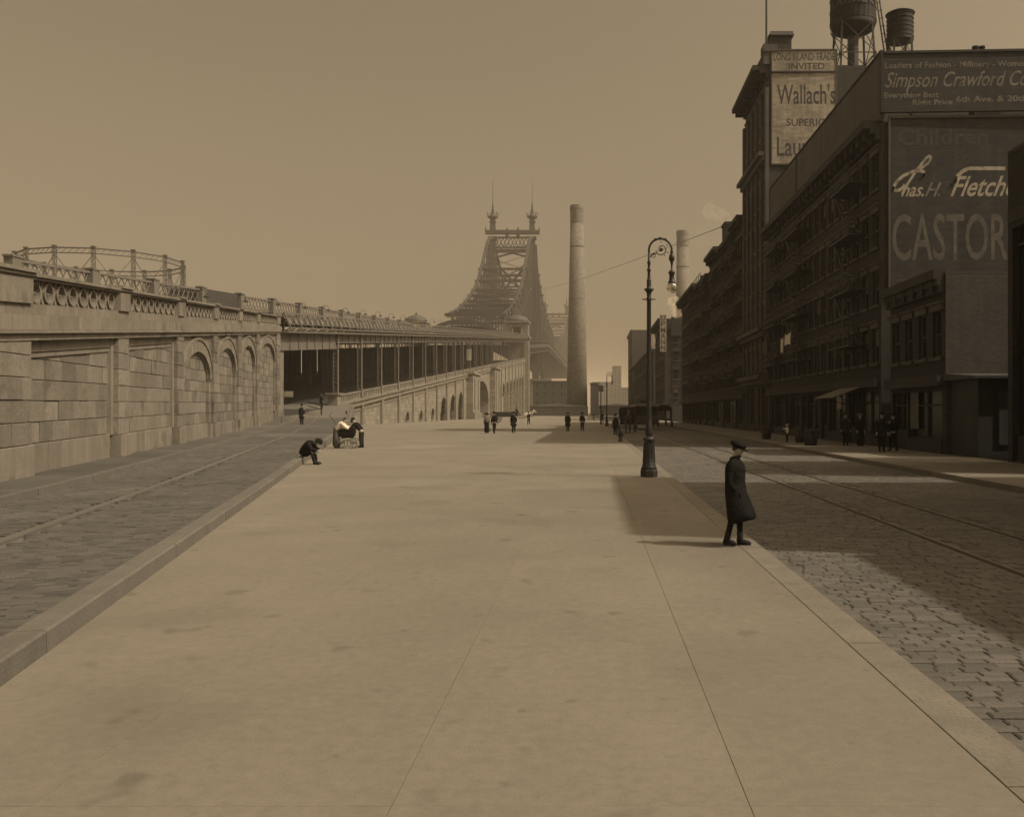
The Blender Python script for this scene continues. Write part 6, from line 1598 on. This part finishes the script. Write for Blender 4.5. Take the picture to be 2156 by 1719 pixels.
# carts along the far kerb
def cart(x, y, lab):
    e = empty('delivery_cart', (x, y, -.15)); 
    MB().box(x - .75, x + .75, y, y + 2.8, .75, .9).build('bed', M['wood'], e); 
    for d in (-.75, .75): MB().box(x + d - .03, x + d + .03, y, y + 2.8, .9, 1.9).build('side_board', M['wood'], e)
    MB().loft([[(x + px, yy_, pz) for px, pz in ((-.8, 1.9), (.8, 1.9), (.75, 2.3), (.4, 2.6), (-.4, 2.6), (-.75, 2.3))] for yy_ in (y + .3, y + 2.8)]).build('cover', M['black'], e)
    for yy_, r in ((y + .5, .45), (y + 2.2, .55)):
        for d in (-.85, .85): wheel(e, x + d, yy_, r - .14, r, 'x')
    tag(e, lab, 'cart', 'covered carts along the far kerb')
cart(9.2, 112, 'covered delivery cart parked at the shaded kerb nearest the tram'); cart(9.3, 122, 'covered delivery cart parked farther down the shaded kerb'); cart(9.2, 135, 'last covered delivery cart before the side street')
# white hoardings in the blind arcade of the viaduct
for i, (a, c) in enumerate(((277.2, 283.4), (288.0, 294.2))):
    o = bslab(a, c, 0.35, 0.5, 0.5, 0.5, 6.4, 6.6).build('hoarding', M['signw']); 
    tag(o, ('white board in the first narrow arch of the viaduct wall', 'white board in the second narrow arch of the viaduct wall')[i], 'board')
# overhead wire
pts = [Vector((16.5, 97, 22.3)).lerp(Vector((-34.3, 446, 60)), k / 24) for k in range(25)]
w_ = MB().tube([(p.x, p.y, p.z - 2.0 * math.sin(math.pi * k / 24)) for k, p in enumerate(pts)], .035, 5).build('overhead_wire', M['iron'])
tag(w_, 'thin overhead wire slung from the tenement row across the street', 'wire')

# ================================================================= STEAM AND HAZE
def vol_mat(name, dens, v=0.95, aniso=0.0, noise=None):
    m = bpy.data.materials.new(name); m.use_nodes = True; n = m.node_tree.nodes; n.clear()
    out = n.new('ShaderNodeOutputMaterial'); pv = n.new('ShaderNodeVolumePrincipled')
    pv.inputs['Color'].default_value = (v, v * .90, v * .74, 1); pv.inputs['Density'].default_value = dens; pv.inputs['Anisotropy'].default_value = aniso
    m.node_tree.links.new(pv.outputs[0], out.inputs['Volume']); return m
def puff(name, c, blobs, dens, label):
    b = MB()
    for (dx, dy, dz, r) in blobs: b.sphere((c[0] + dx, c[1] + dy, c[2] + dz), r, n=14, m=9)
    m = vol_mat(name + '_vapour', dens); n = m.node_tree.nodes; l = m.node_tree.links
    tc = n.new('ShaderNodeTexCoord'); ns = n.new('ShaderNodeTexNoise'); ns.inputs['Scale'].default_value = 1.1; ns.inputs['Detail'].default_value = 4
    mr = n.new('ShaderNodeMapRange'); mr.inputs['From Min'].default_value = 0.42; mr.inputs['From Max'].default_value = 0.7; mr.inputs['To Max'].default_value = dens
    l.new(tc.outputs['Object'], ns.inputs['Vector']); l.new(ns.outputs['Fac'], mr.inputs['Value']); l.new(mr.outputs[0], n['Principled Volume'].inputs['Density'])
    tag(b.build(name, m), label, 'smoke', kind='stuff')
puff('steam', (15.6, 166, 19.6), ((0, 0, 0, 1.0), (-.5, .4, 1.0, .9), (-.9, .2, 1.9, 1.0), (-.2, 0, 2.4, .7)), 1.2, 'small white puff of steam at the corner of the tenement row')
puff('smoke', (16.4, 108.5, 24.2), ((0, 0, 0, .5), (-.5, .2, .6, .7), (-1.2, .3, 1.0, .9), (-2.2, .4, 1.3, 1.0)), 0.3, 'wisp of smoke drifting from the broad roof chimney')
hz = MB().box(-2600, 2600, -340, 4600, -3.5, 140).build('haze', vol_mat('street_haze', 0.00034))
tag(hz, 'thin pale haze over the street and river', 'haze', kind='stuff')
